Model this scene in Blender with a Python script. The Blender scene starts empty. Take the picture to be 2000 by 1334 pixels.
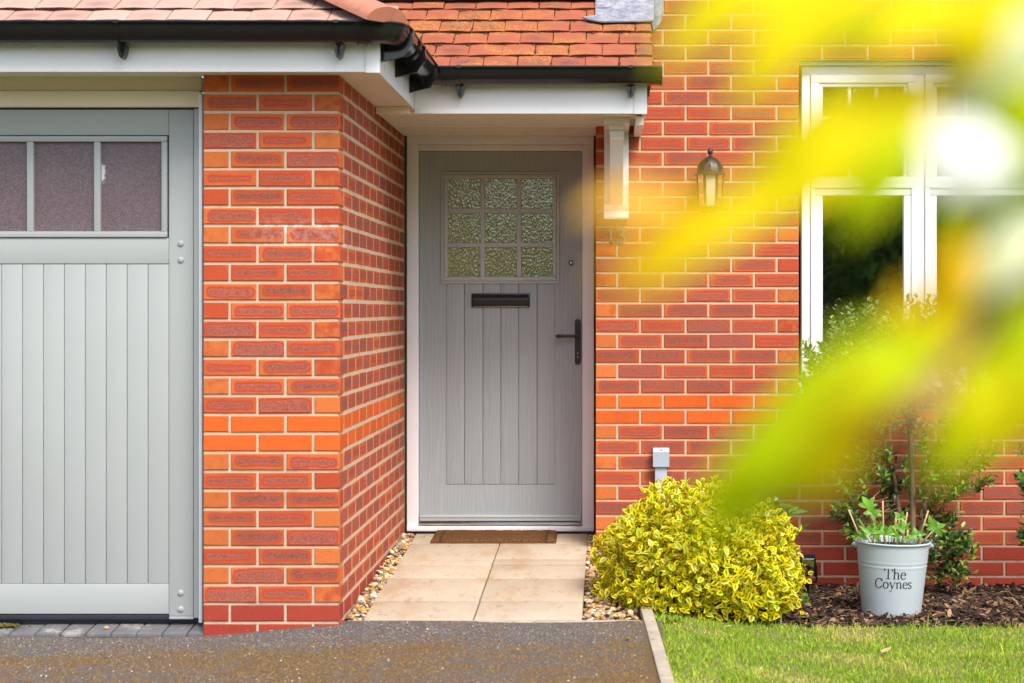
import bpy, bmesh, math, random
from mathutils import Vector, Matrix, Euler, noise as mnoise
random.seed(7)
R = math.radians
scene = bpy.context.scene
C = scene.collection

# ------------------------------------------------------------------ camera
F, VX, VY, H = 3490.0, 1190.0, 606.0, 1.314      # focal length and vanishing point in photo pixels, eye height in metres
cam = bpy.data.cameras.new('camera'); cam_o = bpy.data.objects.new('camera', cam); C.objects.link(cam_o)
cam_o.location = (0, 0, H); cam_o.rotation_euler = (R(90), 0, 0)
cam.sensor_width = 36.0; cam.sensor_fit = 'HORIZONTAL'; cam.lens = F / 2000 * 36.0
cam.shift_x = -(VX - 1000) / 2000; cam.shift_y = -(667 - VY) / 2000
cam.clip_start = 0.05; cam.clip_end = 400
cam.dof.use_dof = True; cam.dof.focus_distance = 8.3; cam.dof.aperture_fstop = 3.6
scene.camera = cam_o
# ------------------------------------------------------------------ world, sun, exposure
SUN_EL, SUN_AZ = 52.0, 150.0                     # azimuth from +Y towards +X: behind the camera, to its right
w = bpy.data.worlds.new('World'); scene.world = w; w.use_nodes = True
nt = w.node_tree
sky = nt.nodes.new('ShaderNodeTexSky'); sky.sky_type = 'NISHITA'; sky.sun_disc = False
sky.sun_elevation = R(SUN_EL); sky.sun_rotation = R(SUN_AZ); sky.dust_density = 3.0; sky.air_density = 1.0; sky.ozone_density = 0.6
nt.links.new(sky.outputs[0], nt.nodes['Background'].inputs[0]); nt.nodes['Background'].inputs[1].default_value = 0.15
sun = bpy.data.lights.new('sun', 'SUN'); sun.energy = 1.7; sun.angle = R(25); sun.color = (1, .95, .88)
sun_o = bpy.data.objects.new('sun', sun); C.objects.link(sun_o)
sd = Vector((math.sin(R(SUN_AZ)) * math.cos(R(SUN_EL)), math.cos(R(SUN_AZ)) * math.cos(R(SUN_EL)), math.sin(R(SUN_EL))))
sun_o.location = sd * 30; sun_o.rotation_euler = sd.to_track_quat('Z', 'Y').to_euler()
scene.view_settings.view_transform = 'Standard'; scene.view_settings.look = 'None'
scene.view_settings.exposure = 1.12; scene.view_settings.gamma = 1.0

# ------------------------------------------------------------------ helpers
def P(px, py, d): return Vector(((px - VX) * d / F, d, H - (py - VY) * d / F))
def PX(px, d): return (px - VX) * d / F
def PZ(py, d): return H - (py - VY) * d / F
def lerp(a, b, t): return a + (b - a) * t
def sstep(a, b, x):
    t = min(1, max(0, (x - a) / (b - a))); return t * t * (3 - 2 * t)

class MB:
    """collects geometry (with optional vector attributes) and links it as one mesh object"""
    def __init__(s): s.v = []; s.f = []; s.mi = []; s.a = {}
    def add(s, vs, fs, mi=0, M=None, **attrs):
        b = len(s.v)
        s.v += [tuple(M @ Vector(q)) for q in vs] if M is not None else [tuple(q) for q in vs]
        s.f += [[i + b for i in q] for q in fs]; s.mi += [mi] * len(fs) if isinstance(mi, int) else list(mi)
        for k, val in attrs.items():
            l = s.a.setdefault(k, []); l += [(0, 0, 0)] * (b - len(l)); l += val
        return s
    def box(s, x0, x1, y0, y1, z0, z1, mi=0, c=0.0):
        x0, x1 = sorted((x0, x1)); y0, y1 = sorted((y0, y1)); z0, z1 = sorted((z0, z1))
        if c <= 0:
            vs = [(x, y, z) for x in (x0, x1) for y in (y0, y1) for z in (z0, z1)]
            return s.add(vs, [(0, 1, 3, 2), (4, 6, 7, 5), (0, 4, 5, 1), (2, 3, 7, 6), (0, 2, 6, 4), (1, 5, 7, 3)], mi)
        bm = bmesh.new(); bmesh.ops.create_cube(bm, size=1)
        for q in bm.verts: q.co = (lerp(x0, x1, q.co.x + .5), lerp(y0, y1, q.co.y + .5), lerp(z0, z1, q.co.z + .5))
        c = min(c, (x1 - x0) * .45, (y1 - y0) * .45, (z1 - z0) * .45)
        bmesh.ops.bevel(bm, geom=bm.edges[:], offset=c, segments=2, affect='EDGES', profile=.6)
        bm.verts.index_update(); vs = [q.co[:] for q in bm.verts]; fs = [[q.index for q in f.verts] for f in bm.faces]; bm.free()
        return s.add(vs, fs, mi)
    def tube(s, pts, rad, n=8, mi=0, cap=True):
        pts = [Vector(p) for p in pts]; rs = rad if isinstance(rad, (list, tuple)) else [rad] * len(pts)
        vs = []; fs = []
        t0 = (pts[1] - pts[0]).normalized(); up = Vector((0, 0, 1)) if abs(t0.z) < .9 else Vector((1, 0, 0))
        nrm = t0.cross(up).normalized()
        for i, p in enumerate(pts):
            t = (pts[min(i + 1, len(pts) - 1)] - pts[max(i - 1, 0)]).normalized()
            nrm = (nrm - t * nrm.dot(t)).normalized(); bn = t.cross(nrm)
            for k in range(n):
                a = 2 * math.pi * k / n; vs.append(p + (nrm * math.cos(a) + bn * math.sin(a)) * rs[i])
        for i in range(len(pts) - 1):
            for k in range(n): fs.append((i * n + k, i * n + (k + 1) % n, (i + 1) * n + (k + 1) % n, (i + 1) * n + k))
        if cap: fs.append(tuple(range(n))[::-1]); fs.append(tuple((len(pts) - 1) * n + k for k in range(n)))
        return s.add(vs, fs, mi)
    def lathe(s, prof, n=24, mi=0, M=None, a0=0, a1=2 * math.pi):
        full = abs(a1 - a0 - 2 * math.pi) < 1e-6; m = n if full else n + 1
        vs = [(r * math.cos(a0 + (a1 - a0) * k / n), r * math.sin(a0 + (a1 - a0) * k / n), z) for r, z in prof for k in range(m)]
        fs = [(i * m + k, i * m + (k + 1) % m, (i + 1) * m + (k + 1) % m, (i + 1) * m + k) for i in range(len(prof) - 1) for k in range(n)]
        return s.add(vs, fs, mi, M)
    def prism(s, poly, axis, a, b, mi=0):
        """poly in the two other axes (in order), extruded from a to b along axis"""
        n = len(poly)
        def mk(p, q): return {'x': (q, p[0], p[1]), 'y': (p[0], q, p[1]), 'z': (p[0], p[1], q)}[axis]
        vs = [mk(p, a) for p in poly] + [mk(p, b) for p in poly]
        fs = [tuple(range(n)), tuple(range(n, 2 * n))[::-1]] + [(i, (i + 1) % n, n + (i + 1) % n, n + i) for i in range(n)]
        return s.add(vs, fs, mi)
    def mesh(s, name, mats, smooth=False, fix=True):
        me = bpy.data.meshes.new(name); me.from_pydata(s.v, [], s.f)
        for m in (mats if isinstance(mats, (list, tuple)) else [mats]): me.materials.append(m)
        if any(s.mi): me.polygons.foreach_set('material_index', s.mi)
        for k, val in s.a.items():
            val = val + [(0, 0, 0)] * (len(s.v) - len(val))
            at = me.attributes.new(k, 'FLOAT_VECTOR', 'POINT'); at.data.foreach_set('vector', [c for q in val for c in q])
        if fix:
            bm = bmesh.new(); bm.from_mesh(me); bmesh.ops.recalc_face_normals(bm, faces=bm.faces[:]); bm.to_mesh(me); bm.free()
        if smooth:
            me.polygons.foreach_set('use_smooth', [True] * len(me.polygons))
            if smooth != 'all':
                bm = bmesh.new(); bm.from_mesh(me)
                for e in bm.edges:
                    if len(e.link_faces) == 2 and e.calc_face_angle() > R(smooth if smooth is not True else 40): e.smooth = False
                bm.to_mesh(me); bm.free()
        me.update(); return me
    def build(s, name, mats, parent=None, smooth=False, fix=True, **props):
        return link(name, s.mesh(name, mats, smooth, fix), parent, **props)

def link(name, data, parent=None, mw=None, **props):
    o = bpy.data.objects.new(name, data); C.objects.link(o)
    if mw is not None: o.matrix_world = mw
    if parent is not None:
        o.parent = parent; o.matrix_parent_inverse = WM[parent].inverted()
    WM[o] = mw.copy() if mw is not None else Matrix()
    for k, val in props.items(): o[k] = val
    return o
WM = {}
def thing(name, loc, label, cat, group=None):
    o = link(name, None, None, Matrix.Translation(loc)); o.empty_display_size = .1
    o['label'] = label; o['category'] = cat
    if group: o['group'] = group
    return o

# ------------------------------------------------------------------ materials
class G:
    def __init__(s, name, rough=.6, spec=.5):
        s.m = bpy.data.materials.new(name); s.m.use_nodes = True; s.t = s.m.node_tree
        s.b = s.t.nodes['Principled BSDF']; s.b.inputs['Roughness'].default_value = rough
        s.b.inputs['Specular IOR Level'].default_value = spec
    def n(s, typ, ins=None, **kw):
        nd = s.t.nodes.new('ShaderNode' + typ)
        for k, val in kw.items(): setattr(nd, k, val)
        for k, val in (ins or {}).items(): s.put(nd.inputs[k], val)
        return nd
    def put(s, sock, val):
        if hasattr(val, 'is_linked') or isinstance(val, bpy.types.NodeSocket): s.t.links.new(val, sock)
        else:
            if isinstance(val, (tuple, list)) and len(val) == 3 and sock.type == 'RGBA': val = (*val, 1)
            sock.default_value = val
    def pos(s): return s.n('NewGeometry').outputs['Position']
    def obj(s): return s.n('TexCoord').outputs['Object']
    def rnd(s): return s.n('ObjectInfo').outputs['Random']
    def attr(s, nm): return s.n('Attribute', attribute_name=nm).outputs['Vector']
    def sep(s, vec):
        o = s.n('SeparateXYZ', {0: vec}).outputs; return o[0], o[1], o[2]
    def mapv(s, vec, sc=(1, 1, 1), loc=(0, 0, 0)):
        return s.n('Mapping', {'Vector': vec, 'Scale': sc, 'Location': loc}).outputs[0]
    def noise(s, sc=5, det=3, vec=None, rough=.55, dist=0):
        return s.n('TexNoise', {'Vector': vec if vec is not None else s.pos(), 'Scale': sc, 'Detail': det, 'Roughness': rough, 'Distortion': dist}).outputs[0]
    def vor(s, sc, vec=None, feature='F1', out=0):
        return s.n('TexVoronoi', {'Vector': vec if vec is not None else s.pos(), 'Scale': sc}, feature=feature).outputs[out]
    def math(s, op, a, b=0.0, clamp=False):
        nd = s.n('Math', operation=op, use_clamp=clamp); s.put(nd.inputs[0], a); s.put(nd.inputs[1], b); return nd.outputs[0]
    def rng(s, x, a, b, c=0.0, d=1.0, smooth=True):
        nd = s.n('MapRange', interpolation_type='SMOOTHSTEP' if smooth else 'LINEAR')
        for i, q in enumerate((x, a, b, c, d)): s.put(nd.inputs[i], q)
        return nd.outputs[0]
    def mix(s, fac, a, b, blend='MIX'):
        nd = s.n('Mix', data_type='RGBA', blend_type=blend)
        s.put(nd.inputs[0], fac); s.put(nd.inputs[6], a); s.put(nd.inputs[7], b); return nd.outputs[2]
    def ramp(s, fac, stops):
        nd = s.n('ValToRGB', {0: fac}); cr = nd.color_ramp
        for i, (p, col) in enumerate(stops):
            e = cr.elements[i] if i < 2 else cr.elements.new(p)
            e.position = p; e.color = (*col, 1)
        return nd.outputs[0]
    def hsv(s, col, h=.5, sa=1.0, va=1.0):
        return s.n('HueSaturation', {'Hue': h, 'Saturation': sa, 'Value': va, 'Color': col}).outputs[0]
    def bump(s, h, st=.3, dist=.01):
        s.put(s.b.inputs['Normal'], s.n('Bump', {'Height': h, 'Strength': st, 'Distance': dist}).outputs[0])
    def col(s, c): s.put(s.b.inputs['Base Color'], c); return s
    def set(s, k, val): s.put(s.b.inputs[k], val); return s

def simple(name, col, rough=.5, var=.12, nsc=12, bsc=0, bst=.2, bd=.004, spec=.5, metal=0, dirt=None):
    g = G(name, rough, spec)
    c = g.mix(g.noise(nsc, 4), tuple(q * (1 - var) for q in col), tuple(min(1, q * (1 + var)) for q in col))
    if dirt: c = g.mix(g.rng(g.noise(nsc * .6, 6, rough=.7), dirt[1], dirt[1] + .15, 0, dirt[2]), c, dirt[0])
    g.col(c); g.b.inputs['Metallic'].default_value = metal
    if bsc: g.bump(g.noise(bsc, 3), bst, bd)
    return g.m

def efflo(g, c):
    """white lime bloom on the pier joints about 1.6 m up"""
    x, y, z = g.sep(g.pos())
    m = g.math('MULTIPLY', g.rng(g.math('ABSOLUTE', g.math('SUBTRACT', z, 1.625)), .015, .075, 1, 0), g.rng(g.math('ABSOLUTE', g.math('SUBTRACT', x, -1.24)), .1, .24, 1, 0))
    m = g.math('MULTIPLY', m, g.rng(y, 7.1, 7.35, 1, 0))
    return g.math('MULTIPLY', m, g.rng(g.noise(38, 4, rough=.7), .42, .6, 0, 1)), c

def brick_mat(name, kind):
    g = G(name, .82, .25)
    br = g.sep(g.attr('br')); bl = g.sep(g.attr('bl'))
    fine = g.noise(170, 4, rough=.8); mid = g.noise(26, 3); big = g.noise(60, 4)
    if kind == 'core':
        u = g.math('ADD', bl[0], g.math('MULTIPLY', g.math('SUBTRACT', br[0], .5), .16))
        v = g.math('ADD', bl[1], g.math('MULTIPLY', g.math('SUBTRACT', br[2], .5), .22))
        ex = g.math('MAXIMUM', g.math('SUBTRACT', g.math('MULTIPLY', g.math('ABSOLUTE', u), 3.3), 2.3), 0.0)
        rr = g.math('POWER', g.math('ADD', g.math('POWER', ex, 2.5), g.math('POWER', g.math('ABSOLUTE', v), 2.5)), .4)
        rr = g.math('ADD', rr, g.math('MULTIPLY', g.math('SUBTRACT', g.noise(17, 2), .5), .60)); rr = g.math('ADD', rr, g.math('MULTIPLY', g.math('SUBTRACT', g.noise(75, 4, rough=.7), .5), .16))
        rc = g.rng(br[1], 0, 1, .10, .72, False)
        t = g.math('ADD', g.math('SUBTRACT', rr, rc), .5)
        edge = g.mix(g.rng(g.math('ADD', br[0], g.math('MULTIPLY', g.math('SUBTRACT', g.noise(9, 3), .5), 1.0)), 0, 1, .0, 1, False), (.54, .135, .036), (.45, .074, .027))
        red = g.mix(br[2], (.46, .070, .028), (.37, .045, .025))
        core = g.mix(g.rng(fine, .36, .68), (.37, .105, .062), (.20, .056, .044))
        core = g.mix(g.rng(big, .56, .78, 0, .45), core, (.15, .046, .046))
        c = g.mix(g.rng(t, .60, .98), red, edge)
        rim = g.mix(.55, core, (.48, .125, .072))
        c = g.mix(g.rng(t, .46, .60, .85, 0), c, rim)
        c = g.mix(g.rng(t, .34, .49, .95, 0), c, core)
    elif kind == 'header':
        c = g.mix(g.rng(g.math('ADD', br[1], g.math('MULTIPLY', g.math('SUBTRACT', mid, .5), 1.3)), .25, .75), (.55, .150, .038), (.45, .070, .026))
        c = g.mix(g.rng(big, .6, .8, 0, .35), c, (.33, .05, .025))
    elif kind == 'band':
        c = g.mix(g.math('ADD', g.math('MULTIPLY', mid, .6), g.math('MULTIPLY', br[1], .4)), (.68, .135, .018), (.58, .090, .016))
    else:
        c = g.mix(g.math('ADD', g.math('MULTIPLY', mid, .6), g.math('MULTIPLY', br[1], .5)), (.42, .062, .032), (.30, .040, .026))
    c = g.mix(g.rng(fine, .35, .7, 0, .28), c, g.hsv(c, va=.62))
    c = g.mix(g.rng(g.noise(150, 2), .70, .76, 0, .55), c, (.62, .44, .3)); c = g.mix(g.rng(g.noise(130, 2, g.mapv(g.pos(), (1, 1, 1), (5, 3, 1))), .72, .78, 0, .7), c, (.06, .025, .02)); c = g.mix(g.rng(g.noise(2.6, 6, rough=.75), .5, .75, 0, .28), c, (.20, .06, .035))
    m, c = efflo(g, c); c = g.mix(g.math('MULTIPLY', m, .14), c, (.75, .68, .6))
    g.col(g.hsv(c, va=g.rng(br[2], 0, 1, .86, 1.1, False)))
    g.bump(g.math('ADD', g.math('MULTIPLY', fine, .5), g.noise(120, 3)), .35, .003)
    return g.m
M = {}
for k in ('core', 'header', 'band', 'base'): M['brick_' + k] = brick_mat('brick_' + k, k)
g = G('mortar', .95, .15); c = g.mix(g.noise(30, 5, rough=.7), (.62, .51, .37), (.46, .37, .26)); m, c = efflo(g, c)
c = g.mix(g.rng(g.noise(9, 4), .58, .7, 0, .45), c, (.30, .25, .17))
g.col(g.mix(m, c, (.8, .76, .7))); g.bump(g.noise(350, 4, rough=.8), .6, .004); M['mortar'] = g.m

def paint(name, col, rough=.45, dirt=.25):
    g = G(name, rough, .4)
    c = g.mix(g.noise(3, 4), tuple(q * .95 for q in col), tuple(min(1, q * 1.04) for q in col))
    c = g.mix(g.rng(g.noise(70, 5, rough=.75), .66, .8, 0, dirt), c, tuple(q * .55 for q in col))
    c = g.mix(g.rng(g.noise(2.2, 6, g.mapv(g.pos(), (1.5, 1.5, .35)), rough=.7), .56, .75, 0, dirt * .6), c, tuple(q * f for q, f in zip(col, (.8, .78, .7))))
    g.col(c); g.set('Roughness', g.rng(g.noise(14, 3), 0, 1, rough - .1, rough + .12)); g.bump(g.noise(260, 2), .05, .002)
    return g.m
M['white'] = paint('white_upvc', (.80, .81, .84), .32, .12)
M['cream'] = paint('cream_trim', (.85, .76, .60), .4, .2)
M['soffit'] = paint('soffit_board', (.84, .77, .70), .4, .12)
M['garage_grey'] = paint('garage_paint', (.35, .38, .375), .42, .2)
M['black'] = simple('black_plastic', (.008, .008, .009), .13, .3, 20, dirt=((.06, .055, .05), .66, .3))
M['black_iron'] = simple('black_iron', (.012, .012, .013), .38, .3, 40, 260, .35, .002)
M['rubber'] = simple('rubber_seal', (.02, .02, .035), .5, .3)
g = G('door_grain', .48, .4)
pv = g.pos(); x, y, z = g.sep(pv)
wv = g.n('TexWave', {'Vector': g.mapv(pv, (1, 0, .16)), 'Scale': 16, 'Distortion': 14, 'Detail': 2, 'Detail Scale': .8}, bands_direction='X').outputs[1]
fib = g.noise(1, 3, g.mapv(pv, (420, 420, 9)))
g.col(g.mix(g.rng(wv, .3, .9), (.325, .370, .392), (.355, .40, .422)))
g.bump(g.math('ADD', g.math('MULTIPLY', wv, .7), g.math('MULTIPLY', fib, .35)), .22, .002); M['door'] = g.m
M['door_trim'] = paint('door_trim', (.43, .465, .465), .4, .1)

def glass_mat(name, tint, ior, rough, bump=None, base=(.01, .012, .01), transp=.5, bdist=.004):
    g = G(name); t = g.t
    gl = g.n('BsdfGlossy', {'Color': (.95, .97, .98), 'Roughness': rough})
    tr = g.n('BsdfTransparent', {'Color': tint}); df = g.n('BsdfDiffuse', {'Color': base})
    fr = g.n('Fresnel', {'IOR': ior})
    if bump:
        b = g.n('Bump', {'Height': bump(g), 'Strength': .8, 'Distance': bdist}).outputs[0]
        g.put(gl.inputs['Normal'], b); g.put(fr.inputs['Normal'], b)
    m1 = g.n('MixShader', {0: transp, 1: df.outputs[0], 2: tr.outputs[0]})
    m2 = g.n('MixShader', {0: fr.outputs[0], 1: m1.outputs[0], 2: gl.outputs[0]})
    t.links.new(m2.outputs[0], t.nodes['Material Output'].inputs[0]); return g.m
M['glass'] = glass_mat('window_glass', (.75, .8, .78), 3.5, .01, transp=.8)
def cath(g):
    v = g.mapv(g.pos(), (1, 1, .62)); n1 = g.n('TexNoise', {'Vector': v, 'Scale': 60, 'Detail': 2}).outputs[1]
    vv = g.n('VectorMath', {0: v, 1: g.n('VectorMath', {0: n1, 'Scale': .012}, operation='SCALE').outputs[0]}, operation='ADD').outputs[0]
    return g.vor(135, vv, 'SMOOTH_F1')
M['obscure'] = glass_mat('obscure_glass', (.6, .6, .4), 2.1, .12, cath, (.24, .28, .095), .08, .0017)
g = G('frosted_pane', .3, .6)
c = g.mix(g.noise(7, 3), (.085, .050, .058), (.125, .085, .100)); c = g.mix(g.rng(g.noise(190, 3, rough=.85), .42, .62, 0, .75), c, (.21, .155, .17))
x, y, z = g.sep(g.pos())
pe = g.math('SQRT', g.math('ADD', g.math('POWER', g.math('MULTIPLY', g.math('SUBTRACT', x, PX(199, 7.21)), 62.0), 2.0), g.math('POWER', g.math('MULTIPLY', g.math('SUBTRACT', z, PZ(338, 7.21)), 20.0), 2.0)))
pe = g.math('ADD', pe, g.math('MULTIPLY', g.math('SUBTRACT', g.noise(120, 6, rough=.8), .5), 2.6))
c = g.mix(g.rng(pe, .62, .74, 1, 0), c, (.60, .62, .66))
g.col(c); g.bump(g.noise(420, 3), .5, .003); M['frosted'] = g.m

def tile_mat(name, c1, c2, dark, lichen):
    g = G(name, .62, .4); r = g.rnd()
    c = g.mix(g.math('ADD', g.math('MULTIPLY', r, .6), g.math('MULTIPLY', g.noise(30, 4), .4)), c1, c2)
    ox, oy, oz = g.sep(g.obj())
    rad = g.math('ADD', g.math('POWER', g.math('MULTIPLY', ox, 15.0), 2.0), g.math('POWER', g.math('MULTIPLY', g.math('SUBTRACT', oy, .06), 22.0), 2.0))
    c = g.mix(g.math('MULTIPLY', g.rng(g.math('ADD', rad, g.noise(50, 4)), .3, 1.5, 1, 0), g.rng(r, .2, .8, .15, .75)), c, dark)
    c = g.mix(g.rng(g.noise(300, 3, rough=.8), .5, .75, 0, .4), c, g.hsv(c, va=.55))
    if lichen: c = g.mix(g.math('MULTIPLY', g.rng(g.noise(5, 2), .47, .62), g.rng(g.noise(95, 4, rough=.7), .50, .60, 0, .85)), c, (.48, .25, .02))
    g.col(c); g.bump(g.noise(320, 4, rough=.75), .4, .003); return g.m
M['tile'] = tile_mat('clay_tile', (.36, .100, .046), (.25, .068, .037), (.12, .055, .048), True)
M['tile_sky_sheen'] = tile_mat('sky_sheen_clay_tile', (.50, .33, .26), (.40, .22, .16), (.24, .15, .13), False)  # garage tiles: sky gloss painted in as a paler base colour
g = G('tile_edge', .9, .2); g.col(g.mix(g.rng(g.noise(160, 4, rough=.8), .42, .6), (.018, .011, .009), (.13, .042, .02))); g.bump(g.noise(250, 4), .8, .006); M['tile_edge'] = g.m  # mossy edge tone, darkened to paint in the shadow lines between tile rows
M['moss'] = simple('roof_moss', (.10, .085, .012), .95, .6, 90, 300, .8, .006)
g = G('lead', .5, .5); g.b.inputs['Metallic'].default_value = .25
g.col(g.mix(g.rng(g.noise(22, 6, rough=.75), .35, .68), (.17, .20, .27), (.40, .42, .45))); g.bump(g.noise(40, 3), .25, .008); M['lead'] = g.m
M['hip_clay'] = simple('hip_clay', (.46, .17, .10), .6, .25, 18, 260, .3, .003, dirt=((.25, .12, .09), .52, .6))

# ground
g = G('asphalt', .9, .3)
x, y, z = g.sep(g.pos())
st = g.noise(150, 4, rough=.85)
c = g.mix(g.rng(st, .36, .64), (.070, .060, .056), (.19, .168, .155))
c = g.mix(g.rng(g.noise(120, 2, g.mapv(g.pos(), (1, 1, 1), (4, 7, 0))), .66, .72, 0, .8), c, (.42, .39, .36))
far = g.math('ADD', g.rng(y, 6.55, 7.1, .0, .17), g.rng(g.noise(1.3, 2), .3, .7, .07, -.07))
mm = g.noise(13, 9, rough=.78)
c = g.mix(g.rng(g.math('SUBTRACT', mm, far), .40, .52, 0, .82), c, g.mix(g.rng(g.noise(110, 4, rough=.8), .35, .65), (.085, .045, .016), (.26, .155, .06)))
m2 = g.noise(9, 9, g.mapv(g.pos(), (1, 1, 1), (3, 1, 0)), rough=.8)
c = g.mix(g.math('MULTIPLY', g.rng(g.math('SUBTRACT', m2, g.math('MULTIPLY', far, .7)), .50, .56, 0, .6), g.rng(g.noise(90, 3, rough=.7), .48, .60)), c, (.21, .145, .016))
c = g.mix(g.math('MULTIPLY', g.rng(x, -.12, .12), g.rng(g.noise(30, 6, rough=.8), .45, .6, 0, .8)), c, (.17, .11, .018))
g.col(c); g.bump(g.math('ADD', st, mm), 1.0, .008); M['asphalt'] = g.m
g = G('paving', .85, .25)
r = g.rnd(); c = g.mix(g.math('ADD', g.math('MULTIPLY', g.noise(9, 5, g.mapv(g.pos(), (1, .4, 1)), rough=.65), .6), g.math('MULTIPLY', r, .4)), (.52, .45, .355), (.37, .305, .225))
c = g.mix(g.rng(g.noise(5, 7, g.mapv(g.pos(), (1, .4, 1)), rough=.75), .44, .66, 0, .7), c, (.36, .25, .14)); c = g.mix(g.rng(g.noise(16, 6, g.mapv(g.pos(), (1, .5, 1), (2, 9, 0)), rough=.8), .56, .66, 0, .6), c, (.24, .17, .10))
c = g.mix(g.rng(g.noise(140, 4, rough=.85), .52, .68, 0, .45), c, (.36, .25, .15))
g.col(c); g.bump(g.math('ADD', g.noise(30, 4), g.math('MULTIPLY', g.noise(420, 2), .5)), .35, .005); M['paving'] = g.m
M['edging'] = simple('concrete_edging', (.38, .33, .25), .9, .25, 25, 260, .5, .004, dirt=((.16, .14, .06), .54, .7))
M['sett'] = simple('grey_sett', (.12, .12, .125), .8, .35, 14, 240, .5, .004, dirt=((.36, .34, .32), .52, .7))
M['joint'] = simple('joint_sand', (.10, .085, .05), .95, .5, 60, 300, .8, .005)
M['soil'] = simple('soil', (.030, .018, .012), .95, .5, 40, 150, .9, .02)
M['turf'] = simple('turf_soil', (.16, .17, .035), .95, .5, 25, 200, .8, .01)
M['ground'] = simple('ground_grass', (.07, .12, .02), .95, .4, 2, 60, .8, .02)
def attr_mat(name, rough=.8, spec=.3, transl=0, bst=0):
    g = G(name, rough, spec); a = g.attr('col')
    c = g.n('CombineColor', {0: g.sep(a)[0], 1: g.sep(a)[1], 2: g.sep(a)[2]}).outputs[0]
    c = g.mix(g.rng(g.noise(180, 3), .35, .7, 0, .35), c, g.hsv(c, va=.6))
    g.col(c)
    if bst: g.bump(g.noise(300, 3), bst, .003)
    if transl:
        tl = g.n('BsdfTranslucent', {'Color': c}); mx = g.n('MixShader', {0: transl, 1: g.b.outputs[0], 2: tl.outputs[0]})
        g.t.links.new(mx.outputs[0], g.t.nodes['Material Output'].inputs[0])
    return g.m
M['pebble'] = attr_mat('pebble', .65, .4, 0, .3); M['bark'] = attr_mat('bark_chip', .85, .25, 0, .5); M['grass'] = attr_mat('grass_blade', .6, .3, .3)
def leaf_mat(name, centre, margin, edge, transl=.3, rough=.35, var=.25, light=None):
    """attribute lf = (across -1..1, along 0..1, random)"""
    g = G(name, rough, .4); u, t, r = g.sep(g.attr('lf')); r2 = g.math('FRACT', g.math('ADD', g.math('MULTIPLY', r, 7.31), g.rnd()))
    d = g.math('ADD', g.math('ABSOLUTE', u), g.math('MULTIPLY', g.math('POWER', g.math('ABSOLUTE', g.math('SUBTRACT', t, .42)), 2.0), 2.6))
    d = g.math('ADD', d, g.math('MULTIPLY', g.math('SUBTRACT', g.noise(110, 2), .5), .3))
    c = g.mix(g.rng(d, edge - .12, edge + .12), centre, margin) if edge < 1 else g.mix(g.noise(60, 2), centre, margin)
    if name == 'variegated_leaf': c = g.mix(g.rng(r2, .74, .88, 0, .6), c, (.22, .32, .02))
    if light: c = g.mix(g.rng(r2, .55, .8), c, light)
    c = g.hsv(c, va=g.rng(r2, 0, 1, 1 - var, 1 + var, False)); g.col(c)
    tl = g.n('BsdfTranslucent', {'Color': c}); mx = g.n('MixShader', {0: transl, 1: g.b.outputs[0], 2: tl.outputs[0]})
    g.t.links.new(mx.outputs[0], g.t.nodes['Material Output'].inputs[0]); return g.m
M['euonymus'] = leaf_mat('variegated_leaf', (.14, .25, .014), (.82, .66, .006), .43, .3)
M['evergreen'] = leaf_mat('evergreen_leaf', (.020, .055, .018), (.045, .11, .02), 1, .2, .3, .3, (.17, .30, .03))
M['fresh'] = leaf_mat('fresh_leaf', (.13, .32, .025), (.20, .42, .04), 1, .35, .4)
M['rhodo'] = leaf_mat('rhododendron_leaf', (.05, .12, .02), (.09, .19, .03), 1, .2, .35)
M['tree_leaf'] = leaf_mat('tree_leaf', (.17, .28, .03), (.36, .46, .06), 1, .6, .6, .5)
M['hedge_leaf'] = leaf_mat('hedge_leaf', (.16, .20, .02), (.32, .32, .05), 1, .3, .6, .35)
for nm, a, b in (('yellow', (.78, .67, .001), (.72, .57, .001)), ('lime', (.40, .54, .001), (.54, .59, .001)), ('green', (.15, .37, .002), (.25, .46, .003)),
                 ('amber', (.76, .40, .002), (.74, .50, .002)), ('pale', (.74, .82, .42), (.82, .86, .58)), ('white', (.97, .97, .95), (.95, .96, .93)), ('peach', (.84, .44, .05), (.86, .52, .09)), ('brown', (.42, .20, .13), (.50, .26, .17))):  # white puts a blown-out highlight into leaf colour
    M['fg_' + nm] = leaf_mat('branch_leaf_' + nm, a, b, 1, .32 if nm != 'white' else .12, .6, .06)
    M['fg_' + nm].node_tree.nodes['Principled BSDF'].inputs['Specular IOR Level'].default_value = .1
M['wood'] = simple('bark', (.20, .13, .075), .9, .35, 50, 180, .7, .006)
M['twig'] = simple('reddish_twig', (.22, .09, .055), .8, .3, 50, 180, .5, .004)
M['cane'] = simple('dry_cane', (.50, .30, .14), .8, .3, 60, 200, .4, .003)
g = G('bucket_paint', .42, .5); x, y, z = g.sep(g.pos())
c = g.mix(g.noise(9, 4, g.mapv(g.pos(), (1, 1, .4))), (.36, .42, .455), (.44, .495, .525)); c = g.mix(g.rng(g.math('ADD', z, g.math('MULTIPLY', g.noise(22, 5, rough=.7), .09)), .015, .04, .75, 0), c, (.26, .22, .12))
g.col(c); g.bump(g.noise(150, 2), .08, .002); M['bucket'] = g.m
M['ink'] = simple('dark_lettering', (.02, .025, .03), .5, .1)
M['steel'] = simple('dull_steel', (.30, .27, .24), .35, .15, 40, metal=.8)
M['chrome'] = simple('bright_steel', (.7, .7, .7), .2, .1, metal=1)
M['grey_box'] = simple('grey_plastic', (.36, .41, .48), .4, .08)
M['lamp_glass'] = glass_mat('lamp_glass', (.9, .85, .7), 1.8, .15, None, (.70, .63, .48), .25)
g = G('coir', .95, .1); x, y, z = g.sep(g.obj())
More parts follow.
